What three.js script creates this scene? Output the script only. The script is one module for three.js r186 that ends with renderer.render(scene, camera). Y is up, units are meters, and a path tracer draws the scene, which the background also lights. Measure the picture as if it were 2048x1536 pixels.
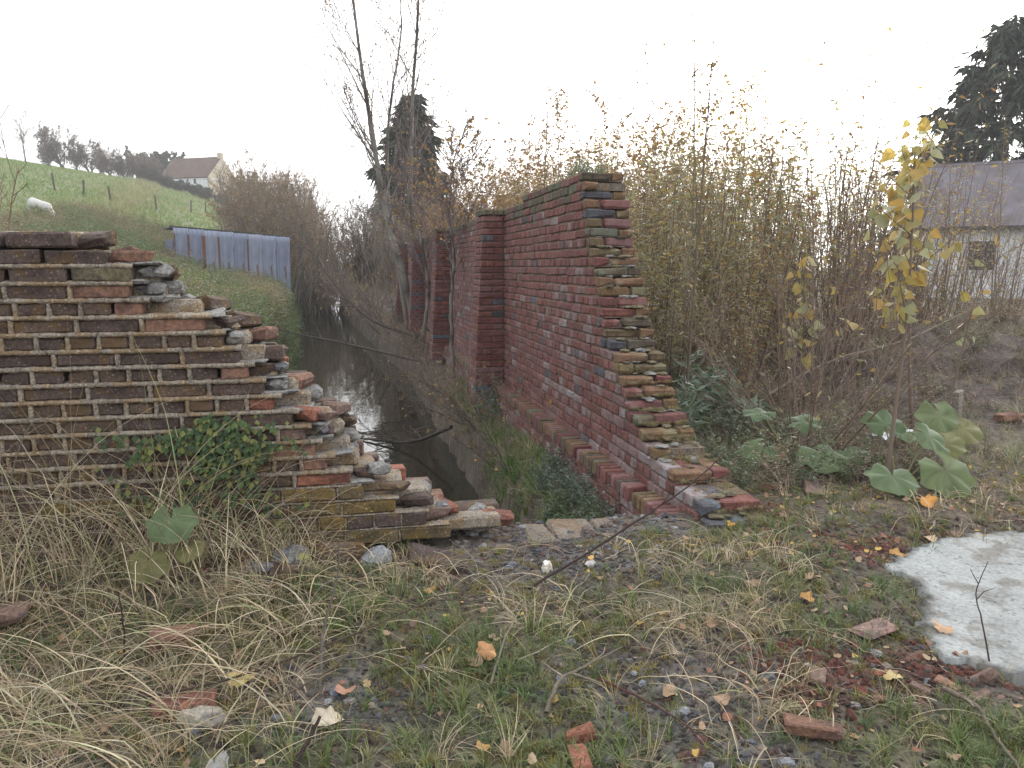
import * as THREE from 'three';
import { MarchingCubes } from 'three/addons/objects/MarchingCubes.js';
import { mergeVertices } from 'three/addons/utils/BufferGeometryUtils.js';

// ---------------------------------------------------------------- camera, sky, sun, exposure
const scene = new THREE.Scene();
const camera = new THREE.PerspectiveCamera(51.42, 4 / 3, 0.05, 900);
camera.position.set(0, 1.25, 0);
camera.lookAt(0.20303, 1.25 - 0.145155, -0.968353);
const SUN = new THREE.Vector3(0.4958, 0.2106, -0.8472).normalize();
{ // thin bright overcast: white air, brighter round the veiled sun
  const w = 512, h = 256, data = new Float32Array(w * h * 4), d = new THREE.Vector3();
  for (let j = 0; j < h; j++) for (let i = 0; i < w; i++) {
    const phi = ((i + .5) / w - .5) * 2 * Math.PI, th = ((j + .5) / h - .5) * Math.PI;
    d.set(Math.cos(th) * Math.cos(phi), Math.sin(th), Math.cos(th) * Math.sin(phi));
    const a = Math.acos(Math.min(1, d.dot(SUN))) * 180 / Math.PI;
    const g = 3.2 * Math.exp(-a * a / 130) + 1.9 * Math.exp(-a / 30);
    const k = (j * w + i) * 4;
    data[k] = .7 + g * 1.0; data[k + 1] = .72 + g * .975; data[k + 2] = .76 + g * .92; data[k + 3] = 1;
  }
  const sky = new THREE.DataTexture(data, w, h, THREE.RGBAFormat, THREE.FloatType);
  sky.mapping = THREE.EquirectangularReflectionMapping; sky.magFilter = THREE.LinearFilter; sky.needsUpdate = true;
  scene.background = sky; scene.environment = sky;
}
const sun = new THREE.DirectionalLight(0xfff1dc, 1.5);
sun.position.copy(SUN).multiplyScalar(120); sun.castShadow = true; sun.shadow.radius = 30;
sun.shadow.mapSize.set(2048, 2048);
Object.assign(sun.shadow.camera, { left: -60, right: 60, top: 60, bottom: -60, near: 1, far: 400 });
scene.add(sun, sun.target);
scene.fog = new THREE.FogExp2(0xf2f3f5, 0.0013);
const renderer = new THREE.WebGLRenderer({ antialias: true });
renderer.toneMapping = THREE.LinearToneMapping;
renderer.toneMappingExposure = 1.95;
renderer.shadowMap.enabled = true;

// ---------------------------------------------------------------- helpers
const V = (x, y, z) => new THREE.Vector3(x, y, z);
const rng = s => () => { s |= 0; s = s + 0x6D2B79F5 | 0; let t = Math.imul(s ^ s >>> 15, 1 | s); t = t + Math.imul(t ^ t >>> 7, 61 | t) ^ t; return ((t ^ t >>> 14) >>> 0) / 4294967296; };
const clamp = (x, a = 0, b = 1) => x < a ? a : x > b ? b : x;
const lerp = (a, b, t) => a + (b - a) * t;
const ss = (a, b, x) => { const t = clamp((x - a) / (b - a)); return t * t * (3 - 2 * t); };
const hash2 = (i, j, s = 0) => { let h = Math.imul(i, 374761393) + Math.imul(j, 668265263) + Math.imul(s, 974634777) | 0; h = Math.imul(h ^ h >>> 13, 1274126177); return ((h ^ h >>> 16) >>> 0) / 4294967296; };
function vnoise(x, y, per = 0, s = 0) {
  const i = Math.floor(x), j = Math.floor(y), fx = x - i, fy = y - j, u = fx * fx * (3 - 2 * fx), v = fy * fy * (3 - 2 * fy);
  const m = k => per ? ((k % per) + per) % per : k;
  return lerp(lerp(hash2(m(i), m(j), s), hash2(m(i + 1), m(j), s), u), lerp(hash2(m(i), m(j + 1), s), hash2(m(i + 1), m(j + 1), s), u), v);
}
function fbm(x, y, o = 4, per = 0, s = 0) { let a = .5, r = 0, n = 0; for (let k = 0; k < o; k++) { r += a * vnoise(x, y, per, s + k); n += a; a *= .5; x *= 2; y *= 2; per *= 2; } return r / n; }
const used = {};
function numbered(n) { used[n] = (used[n] ?? -1) + 1; return used[n] ? n + '_' + String(used[n]).padStart(3, '0') : n; }
function tag(o, label, category, group, kind) { o.userData.label = label; if (category) o.userData.category = category; if (group) o.userData.group = group; if (kind) o.userData.kind = kind; return o; }
function sh(m) { m.castShadow = m.receiveShadow = true; return m; }
function part(name, geo, mat, parent, kind) { const m = sh(new THREE.Mesh(geo, mat)); m.name = name; parent.add(m); if (kind) m.userData.kind = kind; return m; }
function thing(name, label, category, group, p = [0, 0, 0], ry = 0) { const g = new THREE.Group(); g.name = numbered(name); g.position.set(...p); g.rotation.y = ry; tag(g, label, category, group, 'thing'); scene.add(g); return g; }
function solo(name, geo, mat, label, category, group, kind) { const m = part(numbered(name), geo, mat, scene, kind); return tag(m, label, category, group, kind); }

class Geo { // collects triangles with colour and uv
  constructor() { this.p = []; this.c = []; this.u = []; this.i = []; }
  get n() { return this.p.length / 3; }
  v(x, y, z, c, u = 0, v = 0) { this.p.push(x, y, z); this.c.push(c[0], c[1], c[2]); this.u.push(u, v); return this.p.length / 3 - 1; }
  tube(pts, r, sides, col, uvs = 1) { // r: array of radii
    const n = pts.length, T = V(0, 0, 0), N = V(0, 0, 0), B = V(0, 0, 0); let L = 0, base = this.n;
    const ref = Math.abs(pts[n - 1].y - pts[0].y) > .7 * pts[n - 1].distanceTo(pts[0]) ? V(1, 0, .13) : V(0, 1, .1);
    for (let k = 0; k < n; k++) {
      T.subVectors(pts[Math.min(n - 1, k + 1)], pts[Math.max(0, k - 1)]).normalize();
      N.crossVectors(T, ref).normalize(); B.crossVectors(N, T);
      if (k) L += pts[k].distanceTo(pts[k - 1]);
      const c = Array.isArray(col[0]) ? col[k] : col;
      for (let s = 0; s < sides; s++) { const a = s / sides * 6.2832, x = Math.cos(a) * r[k], y = Math.sin(a) * r[k]; this.v(pts[k].x + N.x * x + B.x * y, pts[k].y + N.y * x + B.y * y, pts[k].z + N.z * x + B.z * y, c, s / sides * uvs, L * uvs); }
    }
    for (let k = 0; k < n - 1; k++) for (let s = 0; s < sides; s++) { const a = base + k * sides + s, b = base + k * sides + (s + 1) % sides; this.i.push(a, b, a + sides, b, b + sides, a + sides); }
  }
  ribbon(pts, w, col, side) { // flat blade along pts, width array, side vector
    const n = pts.length, b = this.n;
    for (let k = 0; k < n; k++) { const c = Array.isArray(col[0]) ? col[k] : col; this.v(pts[k].x - side.x * w[k], pts[k].y - side.y * w[k], pts[k].z - side.z * w[k], c, 0, k); this.v(pts[k].x + side.x * w[k], pts[k].y + side.y * w[k], pts[k].z + side.z * w[k], c, 1, k); }
    for (let k = 0; k < n - 1; k++) { const a = b + k * 2; this.i.push(a, a + 1, a + 2, a + 1, a + 3, a + 2); }
  }
  leaf(p, d, side, len, wid, col, bend = 0) { // folded diamond leaf of two halves, slightly arched
    const up = V(0, 0, 0).crossVectors(side, d).normalize(), f = wid * .35;
    const q = (t, s, h) => this.v(p.x + d.x * len * t + side.x * s + up.x * h, p.y + d.y * len * t + side.y * s + up.y * h - bend * t * t * len, p.z + d.z * len * t + side.z * s + up.z * h, col, t, s);
    const a = q(0, 0, 0), l = q(.42, -wid / 2, f), m = q(.5, 0, 0), r = q(.42, wid / 2, f), e = q(1, 0, 0);
    this.i.push(a, m, l, a, r, m, l, m, e, m, r, e);
  }
  add(g, m, col) { // append a BufferGeometry (position, uv, index optional)
    const P = g.attributes.position, U = g.attributes.uv, C = g.attributes.color, b = this.n, t = V(0, 0, 0);
    for (let k = 0; k < P.count; k++) { t.fromBufferAttribute(P, k); if (m) t.applyMatrix4(m); const c = col ? (C ? [col[0] * C.getX(k), col[1] * C.getY(k), col[2] * C.getZ(k)] : col) : C ? [C.getX(k), C.getY(k), C.getZ(k)] : [1, 1, 1]; this.v(t.x, t.y, t.z, c, U ? U.getX(k) : 0, U ? U.getY(k) : 0); }
    if (g.index) for (let k = 0; k < g.index.count; k++) this.i.push(b + g.index.getX(k)); else for (let k = 0; k < P.count; k++) this.i.push(b + k);
  }
  box(x0, x1, y0, y1, z0, z1, col) { const g = new THREE.BoxGeometry(x1 - x0, y1 - y0, z1 - z0); boxUV(g); this.add(g, new THREE.Matrix4().makeTranslation((x0 + x1) / 2, (y0 + y1) / 2, (z0 + z1) / 2), col); }
  build(flat) {
    let g = new THREE.BufferGeometry();
    g.setAttribute('position', new THREE.Float32BufferAttribute(this.p, 3)); g.setAttribute('color', new THREE.Float32BufferAttribute(this.c, 3)); g.setAttribute('uv', new THREE.Float32BufferAttribute(this.u, 2));
    g.setIndex(this.i); if (flat) g = g.toNonIndexed(); g.computeVertexNormals(); return g;
  }
}
function boxUV(g, ox = 0, oy = 0) { // uv in metres by the face's main axis
  g.computeVertexNormals(); const P = g.attributes.position, N = g.attributes.normal, u = [];
  for (let k = 0; k < P.count; k++) { const x = P.getX(k), y = P.getY(k), z = P.getZ(k), a = Math.abs(N.getX(k)), b = Math.abs(N.getY(k)), c = Math.abs(N.getZ(k)); if (b >= a && b >= c) u.push(x + ox, z + oy); else if (a >= c) u.push(z + ox, y + oy); else u.push(x + ox, y + oy); }
  g.setAttribute('uv', new THREE.Float32BufferAttribute(u, 2)); return g;
}
function chamferBox(lx, ly, lz, ch, jit, R) { // 44 triangles: faces, bevelled edges, cut corners; jittered
  const hs = [lx / 2, ly / 2, lz / 2], pts = {}, tri = [];
  const key = (s, ax) => s.join() + ax;
  for (const sx of [-1, 1]) for (const sy of [-1, 1]) for (const sz of [-1, 1]) {
    const s = [sx, sy, sz], c = ch * (.5 + R() * 1.1), j = [(R() - .5) * jit, (R() - .5) * jit, (R() - .5) * jit];
    for (let ax = 0; ax < 3; ax++) pts[key(s, ax)] = s.map((q, k) => q * (hs[k] - (k === ax ? 0 : c)) + j[k] + (R() - .5) * jit * .3);
  }
  const put = (...q) => { const a = V(...q[0]), n = V(...q[1]).sub(a).cross(V(...q[2]).sub(a)), m = V(0, 0, 0); q.forEach(e => m.add(V(...e))); if (n.dot(m) < 0) q.reverse(); tri.push(q[0], q[1], q[2]); if (q[3]) tri.push(q[0], q[2], q[3]); };
  for (let ax = 0; ax < 3; ax++) for (const d of [-1, 1]) { const c = []; for (const [u, v] of [[-1, -1], [1, -1], [1, 1], [-1, 1]]) { const s = [0, 0, 0]; s[ax] = d; s[(ax + 1) % 3] = u; s[(ax + 2) % 3] = v; c.push(pts[key(s, ax)]); } put(...c); }
  for (let ax = 0; ax < 3; ax++) { const b = (ax + 1) % 3, e = (ax + 2) % 3; for (const u of [-1, 1]) for (const v of [-1, 1]) { const s0 = [0, 0, 0], s1 = [0, 0, 0]; s0[ax] = -1; s1[ax] = 1; s0[b] = s1[b] = u; s0[e] = s1[e] = v; put(pts[key(s0, b)], pts[key(s1, b)], pts[key(s1, e)], pts[key(s0, e)]); } }
  for (const sx of [-1, 1]) for (const sy of [-1, 1]) for (const sz of [-1, 1]) { const s = [sx, sy, sz]; put(pts[key(s, 0)], pts[key(s, 1)], pts[key(s, 2)]); }
  const g = new THREE.BufferGeometry(); g.setAttribute('position', new THREE.Float32BufferAttribute(tri.flat(), 3));
  return boxUV(g, R(), R());
}
function lump(r, R, rough = .35, detail = 1, sq = [1, 1, 1]) { // rough stone
  const g0 = new THREE.IcosahedronGeometry(1, detail); g0.deleteAttribute('normal'); g0.deleteAttribute('uv'); const g = mergeVertices(g0, 1e-4), P = g.attributes.position;
  for (let k = 0; k < P.count; k++) { const f = r * (1 - rough / 2 + R() * rough); P.setXYZ(k, P.getX(k) * f * sq[0], P.getY(k) * f * sq[1], P.getZ(k) * f * sq[2]); }
  return boxUV(g.toNonIndexed(), R(), R());
}

// ---------------------------------------------------------------- procedural textures and materials
const toS = c => Math.round(255 * clamp(c <= .0031308 ? 12.92 * c : 1.055 * Math.pow(c, 1 / 2.4) - .055));
function tex(size, metres, fn, srgb = true) {
  const d = new Uint8Array(size * size * 4);
  for (let j = 0; j < size; j++) for (let i = 0; i < size; i++) { const c = fn(i / size, j / size), k = (j * size + i) * 4; for (let q = 0; q < 3; q++) d[k + q] = srgb ? toS(c[q]) : Math.round(255 * clamp(c[q])); d[k + 3] = 255; }
  const t = new THREE.DataTexture(d, size, size); t.wrapS = t.wrapT = THREE.RepeatWrapping; t.magFilter = THREE.LinearFilter; t.minFilter = THREE.LinearMipmapLinearFilter; t.generateMipmaps = true;
  if (srgb) t.colorSpace = THREE.SRGBColorSpace; t.repeat.set(1 / metres, 1 / metres); t.needsUpdate = true; return t;
}
const g3 = v => [v, v, v];
const speck = (u, v, n, s, th) => { // scattered round specks, 0..1
  const x = u * n, y = v * n, i = Math.floor(x), j = Math.floor(y); let best = 0;
  for (let a = -1; a <= 1; a++) for (let b = -1; b <= 1; b++) { const ii = ((i + a) % n + n) % n, jj = ((j + b) % n + n) % n; if (hash2(ii, jj, s) > th) continue; const dx = x - (i + a + hash2(ii, jj, s + 1)), dy = y - (j + b + hash2(ii, jj, s + 2)), r = .15 + .4 * hash2(ii, jj, s + 3); best = Math.max(best, ss(r, r * .5, Math.hypot(dx, dy))); }
  return best;
};
const tBrickBump = tex(512, .5, (u, v) => g3(.75 * fbm(u * 24, v * 24, 4, 24, 1) + .25 * fbm(u * 90, v * 90, 2, 90, 9)), false);
const tBrick = tex(512, .5, (u, v) => { const a = fbm(u * 9, v * 9, 4, 9, 2), b = fbm(u * 60, v * 60, 2, 60, 5), k = .62 + .5 * (a - .5) + .55 * (b - .5); const d = ss(.56, .66, fbm(u * 6, v * 6, 4, 6, 40)); return [k * lerp(1, .6, d), k * lerp(1, .62, d), k * lerp(1, .7, d)]; });
const tBrickLichen = tex(512, .5, (u, v) => { const a = fbm(u * 10, v * 10, 4, 10, 12), b = fbm(u * 70, v * 70, 2, 70, 15), k = .62 + .7 * (a - .5) + .6 * (b - .5); const w = speck(u, v, 56, 7, .13), o = ss(.55, .68, fbm(u * 8, v * 8, 4, 8, 31)) * .55; return [lerp(lerp(k, .95, o), 1.9, w * .8), lerp(lerp(k, .8, o), 2.1, w * .8), lerp(lerp(k, .3, o), 2.2, w * .8)].map(q => q * .5); });
const tRed = tex(512, .5, (u, v) => { const a = fbm(u * 8, v * 8, 4, 8, 62), b = fbm(u * 64, v * 64, 2, 64, 65), k = .6 + .5 * (a - .5) + .5 * (b - .5), e = ss(.6, .75, fbm(u * 5, v * 5, 5, 5, 71)) * .55; return [lerp(k, .85, e), lerp(k, 1.25, e), lerp(k, 1.35, e)].map(q => q * .6); });
const tMortar = tex(512, .5, (u, v) => { const a = fbm(u * 12, v * 12, 4, 12, 22), b = fbm(u * 80, v * 80, 2, 80, 25), k = .55 + .5 * (a - .5) + .7 * (b - .5), w = speck(u, v, 60, 27, .36), o = ss(.52, .64, fbm(u * 7, v * 7, 3, 7, 33)) * .5; return [lerp(lerp(k, .62, o), 1.0, w), lerp(lerp(k, .45, o), .98, w), lerp(lerp(k, .22, o), .92, w)]; });
const tSoil = tex(1024, 1.6, (u, v) => { const a = fbm(u * 10, v * 10, 5, 10, 80), b = fbm(u * 110, v * 110, 2, 110, 85), w = speck(u, v, 90, 87, .12) * .5; return g3(clamp(.55 + .8 * (a - .5) + .7 * (b - .5) + w, .08, 1)); });
const tSoilBump = tex(1024, 1.6, (u, v) => g3(.5 * fbm(u * 16, v * 16, 4, 16, 90) + .3 * fbm(u * 90, v * 90, 2, 90, 95) + .25 * speck(u, v, 70, 97, .3)), false);
const tConcrete = tex(512, .9, (u, v) => { const a = fbm(u * 6, v * 6, 5, 6, 120), b = fbm(u * 90, v * 90, 2, 90, 125), w = speck(u, v, 50, 128, .15), d = ss(.5, .72, fbm(u * 9, v * 9, 6, 9, 131)) * .8; const k = .75 + .4 * (a - .5) + .35 * (b - .5) - .25 * w; return [k * lerp(1, .5, d), k * lerp(1, .45, d), k * lerp(1, .4, d)]; });
const tBark = tex(256, .4, (u, v) => { const a = fbm(u * 6, v * 24, 4, 6, 140), b = fbm(u * 40, v * 40, 2, 40, 143); return g3(.55 + .7 * (a - .5) + .4 * (b - .5)); });
const tRoof = tex(512, 4, (u, v) => { const a = fbm(u * 8, v * 8, 5, 8, 150); return [.75 + .5 * (a - .5), .72 + .55 * (a - .5), .7 + .6 * (a - .5)]; });
const tPlaster = tex(256, 5, (u, v) => { const a = fbm(u * 6, v * 6, 5, 6, 160), st = fbm(u * 30, v * 3, 3, 30, 163); return g3(.88 + .22 * (a - .5) + .2 * (st - .5)); });
const tMetal = tex(512, 2.4, (u, v) => { const a = fbm(u * 5, v * 5, 4, 5, 170), st = fbm(u * 40, v * 3, 4, 40, 175), r = ss(.66, .78, fbm(u * 14, v * 3, 4, 14, 178)); const k = .75 + .35 * (a - .5) + .3 * (st - .5); return [lerp(k, .55, r), lerp(k, .3, r), lerp(k, .2, r)]; });
const tRust = tex(256, .8, (u, v) => { const a = fbm(u * 8, v * 4, 5, 8, 185); return [.55 + .6 * (a - .5), .5 + .7 * (a - .5), .5 + .8 * (a - .5)]; });
const C = (r, g, b) => new THREE.Color().setRGB(r, g, b);
const mat = (o) => new THREE.MeshStandardMaterial({ roughness: .95, ...o });
const brickMat = (c, map = tBrick) => mat({ color: C(...c), map, bumpMap: tBrickBump, bumpScale: .004 });
const M = {
  ground: mat({ vertexColors: true, map: tSoil, bumpMap: tSoilBump, bumpScale: .02 }),
  mortar: mat({ color: C(.42, .36, .29), map: tMortar, bumpMap: tBrickBump, bumpScale: .006 }),
  mortarGrey: mat({ color: C(.38, .37, .35), map: tBrick, bumpMap: tBrickBump, bumpScale: .008 }),
  mortarMoss: mat({ color: C(.27, .23, .14), map: tBrick, bumpMap: tBrickBump, bumpScale: .008 }),
  mortarPale: mat({ color: C(.3, .25, .2), map: tMortar, bumpMap: tBrickBump, bumpScale: .006 }),
  brickV: mat({ vertexColors: true, map: tRed, bumpMap: tBrickBump, bumpScale: .004 }),
  wood: mat({ vertexColors: true, map: tBark, bumpMap: tBark, bumpScale: .004 }),
  twig: mat({ vertexColors: true, roughness: .9 }),
  leaf: new THREE.MeshPhysicalMaterial({ vertexColors: true, roughness: .85, transmission: .52, thickness: 0, side: THREE.DoubleSide }),
  grass: new THREE.MeshPhysicalMaterial({ vertexColors: true, roughness: .8, transmission: .3, thickness: 0, side: THREE.DoubleSide }),
  straw: mat({ vertexColors: true, roughness: .75, side: THREE.DoubleSide }),
  stone: mat({ color: C(1, 1, 1), map: tBrick, bumpMap: tBrickBump, bumpScale: .004 }),
  concrete: mat({ color: C(.45, .465, .455), map: tConcrete, bumpMap: tConcrete, bumpScale: .008 }),
};

// ---------------------------------------------------------------- terrain
function farH(x, z) { const d = Math.hypot(x, z), l = ss(6, -8, x); let h = .25 * clamp(-x - 2.6, 0, 26) + .13 * Math.max(0, -x - 28.6) + .07 * Math.max(0, d - 30) * l; if (d > 155) h -= (d - 155) * .18 * l; return h; }
const xLeft = z => -1.15 - .04 * clamp(-z - 17, 0, 45) + .12 * (vnoise(z * .7, 3.3) - .5);
const xRight = z => 1.2 - .06 * clamp(-z - 17, 0, 26) + .07 * (vnoise(z * 1.1, 7.7) - .5);
function H(x, z) {
  let y = farH(x, z);
  y -= .12 * ss(-3.4, -1.6, z) + .12 * ss(-1.6, 0, z);
  y += .07 * ss(.5, -.5, x) * Math.exp(-(((z + 3.15) / .35) ** 2));
  y += .05 * (fbm(x * 1.3, z * 1.3, 3, 0, 5) - .5) + .035 * (fbm(x * 6, z * 6, 3, 0, 8) - .5) * ss(-14, -7, z);
  const lump = fbm(x * 2.2, z * 2.2, 4, 0, 15) - .5;
  const m = .62 * Math.exp(-(((x - 7.6) / 2.6) ** 2) - (((z + 7.8) / 1.4) ** 2)) + .25 * Math.exp(-(((x - 5) / 1) ** 2) - (((z + 7.9) / .8) ** 2)) + .3 * Math.exp(-(((x - 6.6) / 1) ** 2) - (((z + 6.0) / .6) ** 2));
  y += m * (1 + .8 * lump) + .12 * lump * Math.exp(-(((x - 6) / 2.5) ** 2) - (((z + 6.5) / 2) ** 2));
  y -= .06 * ss(2.0, 2.35, x) * ss(4.4, 3.9, x) * ss(-3.5, -3.2, z) * ss(-1.85, -2.1, z);
  if (z < -3.72) {
    const xl = xLeft(z), xr = xRight(z), t = ss(-3.72, -3.86, z); let c = y;
    const rough = .13 * (fbm(x * 5, z * 3.2, 4, 0, 25) - .5) + .07 * (fbm(x * 14, z * 11, 3, 0, 26) - .5) * ss(-16, -9, z);
    if (x > xl - .75 && x <= xl) c = lerp(y - .03, -1.65, Math.pow(clamp((x - xl + .75) / .75), 1.3)) + rough;
    else if (x > xl && x < xr) c = -1.65;
    else if (x >= xr && x < 2.0) { const q = x - xr; c = (q < .22 ? lerp(-1.6, -.45, ss(0, .22, q + rough * .9)) : q < .45 ? lerp(-.45, -.26, (q - .22) / .23) : x < 1.75 ? -.26 : lerp(-.26, y, (x - 1.75) / .25)) + rough * .8; if (z < -30) c = q < .16 ? c : lerp(c, y, ss(.2, 1, q)); }
    y = lerp(y, c, t);
  }
  return y;
}
// how much of each kind of ground cover grows at a spot near the camera
const blob = (L, x, z) => { let s = 0; for (const [a, b, rx, rz, w] of L) s = Math.max(s, w * Math.exp(-(((x - a) / rx) ** 2) - (((z - b) / rz) ** 2))); return s; };
const GREEN = [[.38, -2.38, .33, .38, 1], [0, -2.85, .33, .2, .9], [.5, -1.95, .4, .25, .9], [2.2, -2.74, .14, .1, 1.1], [1.75, -2.45, .2, .14, .9], [1.8, -1.8, .3, .2, 1], [1.35, -1.85, .2, .15, .7], [-.3, -2.1, .35, .2, .7], [-.9, -2.85, .5, .25, .5], [1.5, -2.8, .5, .25, .5], [1.1, -2.75, .3, .2, .45], [.2, -1.85, .5, .15, .8], [2.0, -3.4, .35, .25, .55], [-1.1, -2.1, .4, .3, .45]];
const DRY = [[-1.1, -2.9, .9, .55, 1], [-.8, -2.4, .6, .5, 1], [-.5, -3.1, .5, .3, 1], [1.24, -2.57, .38, .2, 1], [.23, -3.08, .25, .14, 1], [.65, -2.85, .25, .2, .7], [1.2, -2.1, .22, .25, .7], [-.25, -2.75, .3, .25, .8], [1.5, -3.0, .5, .3, .5], [.6, -3.2, .25, .15, .4], [3.4, -3.6, .7, .4, .5], [1.6, -1.9, .3, .2, .4], [3.6, -1.8, .8, .5, .5], [-2.2, -2.2, .7, .6, .8]];
const GRAVEL = [[.95, -2.15, .32, .3, 1], [.75, -2.35, .2, .2, .8], [1.05, -1.85, .3, .2, .9], [0, -2.35, .25, .16, 1], [.9, -3.25, .4, .2, 1], [1.3, -3.35, .35, .16, .8], [-.3, -2.3, .3, .12, .7], [1.8, -2.15, .3, .15, .6], [1.1, -3.1, .4, .15, .7]];
const MOSS = [[.28, -2.5, .2, .18, 1], [-.35, -2.8, .25, .12, .9], [.9, -2.6, .25, .12, .7], [.35, -1.95, .2, .1, .8], [.75, -2.25, .2, .2, .5], [1.45, -3.3, .35, .15, .5]];
const zone = (L, x, z) => clamp(blob(L, x, z) + .35 * (fbm(x * 3.1, z * 3.1, 3, 0, 44) - .5));
{
  const line = (fine0, fine1, st, lo, hi, gr, gr2 = gr) => { const a = []; for (let x = fine0; x <= fine1; x += st) a.push(x); let d = st, x = a[a.length - 1]; while (x < hi) { d *= gr2; x += d; a.push(x); } d = st; x = fine0; while (x > lo) { d *= gr; x -= d; a.unshift(x); } return a; };
  const xs = line(-2.2, 3.4, .028, -420, 420, 1.055), zs = line(-5, -1.2, .028, -480, 60, 1.016, 1.06), G = new Geo();
  for (const z of zs) for (const x of xs) {
    const y = H(x, z), n = fbm(x * .9, z * .9, 4, 0, 51), n2 = fbm(x * 7, z * 7, 3, 0, 55), n3 = fbm(x * .12, z * .12, 4, 0, 58); let c;
    if (z < -3.8 && y < -.12 && x < 2) c = x > 0 ? [.21 + .12 * (n2 - .5), .17 + .1 * (n2 - .5), .13 + .08 * (n2 - .5)] : [.12, .11, .06];
    else if (z < -4 && x < -1) { const e = ss(.52, .62, n3); c = [.2 + .12 * (n - .5) + .08 * e, .24 + .1 * (n - .5) + .01 * e, .09 + .05 * (n - .5)]; }
    else if (z < -4) { const gp = ss(.45, .62, n) * (x > 8 ? .8 : .35); c = [lerp(.15, .15, gp) + .1 * (n2 - .5), lerp(.115, .16, gp) + .08 * (n2 - .5), lerp(.1, .07, gp) + .07 * (n2 - .5)]; }
    else { const g = zone(GREEN, x, z), d = zone(DRY, x, z), r = zone(GRAVEL, x, z); c = [.16, .125, .1]; const mix = (q, t) => c = c.map((v, k) => lerp(v, q[k], t)); mix([.2, .165, .11], d * .8); mix([.11, .13, .05], g * .8); mix([.15, .14, .135], r * .9); const red = ss(.35, .8, blob([[1.85, -2.2, .35, .18, 1], [1.5, -2.2, .2, .2, .6], [2.4, -3.15, .5, .2, .7]], x, z) + .5 * (n2 - .5)); mix([.24, .11, .08], red * .7); c = c.map(v => v * (.75 + .6 * n2)); }
    G.v(x, y, z, c, x, z);
  }
  const w = xs.length; for (let j = 0; j < zs.length - 1; j++) for (let i = 0; i < w - 1; i++) { const a = j * w + i; G.i.push(a, a + w, a + 1, a + 1, a + w, a + w + 1); }
  const g = part('ground', G.build(), M.ground, scene, 'structure'); tag(g, 'rough earth ground with canal cutting, meadow slope and spoil heap');
  const wg = new THREE.PlaneGeometry(7.2, 66, 1, 1); wg.rotateX(-Math.PI / 2); boxUV(wg);
  const tw = tex(512, 2.2, (u, v) => g3(fbm(u * 9, v * 9, 3, 9, 201)), false);
  const wm = new THREE.MeshPhysicalMaterial({ color: C(.028, .027, .02), roughness: .03, ior: 1.33, specularIntensity: 1, bumpMap: tw, bumpScale: .0018 });
  const wt = part('water', wg, wm, scene, 'structure'); wt.position.set(-1.6, -1.1, -36.9); tag(wt, 'still dark canal water mirroring bare trees and sky');
}

// ---------------------------------------------------------------- bricks
const RB = rng(11);
const GS = [], GH = [], GS2 = [], GW = []; // stretcher, header and broken variants: along x, up y, deep z
for (let k = 0; k < 8; k++) { GS.push(chamferBox(.216, .052, .1, .006, .006, RB)); GH.push(chamferBox(.101, .052, .16, .006, .006, RB)); GS2.push(chamferBox(.13 + .05 * RB(), .055, .1, .012, .022, RB)); GW.push(chamferBox(.216, .052, .1, .011, .013, RB)); }
const LB = [[.14, .1, .085], [.125, .088, .075], [.15, .105, .085], [.12, .086, .075], [.165, .115, .085]].map(c => brickMat(c, tBrickLichen)).map(m => { m.color.multiplyScalar(2.0); return m; });
const OCH = [[.27, .19, .075], [.25, .18, .08], [.22, .165, .09]].map(c => brickMat(c, tBrickLichen)).map(m => { m.color.multiplyScalar(1.7); return m; });
const RAW = [[.42, .17, .11], [.36, .2, .14], [.3, .2, .16]].map(c => brickMat(c));
const MOSSY = [[.2, .185, .11], [.25, .21, .13]].map(c => brickMat(c));
const pick = (L, R) => L[Math.floor(R() * L.length) % L.length];

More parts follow.
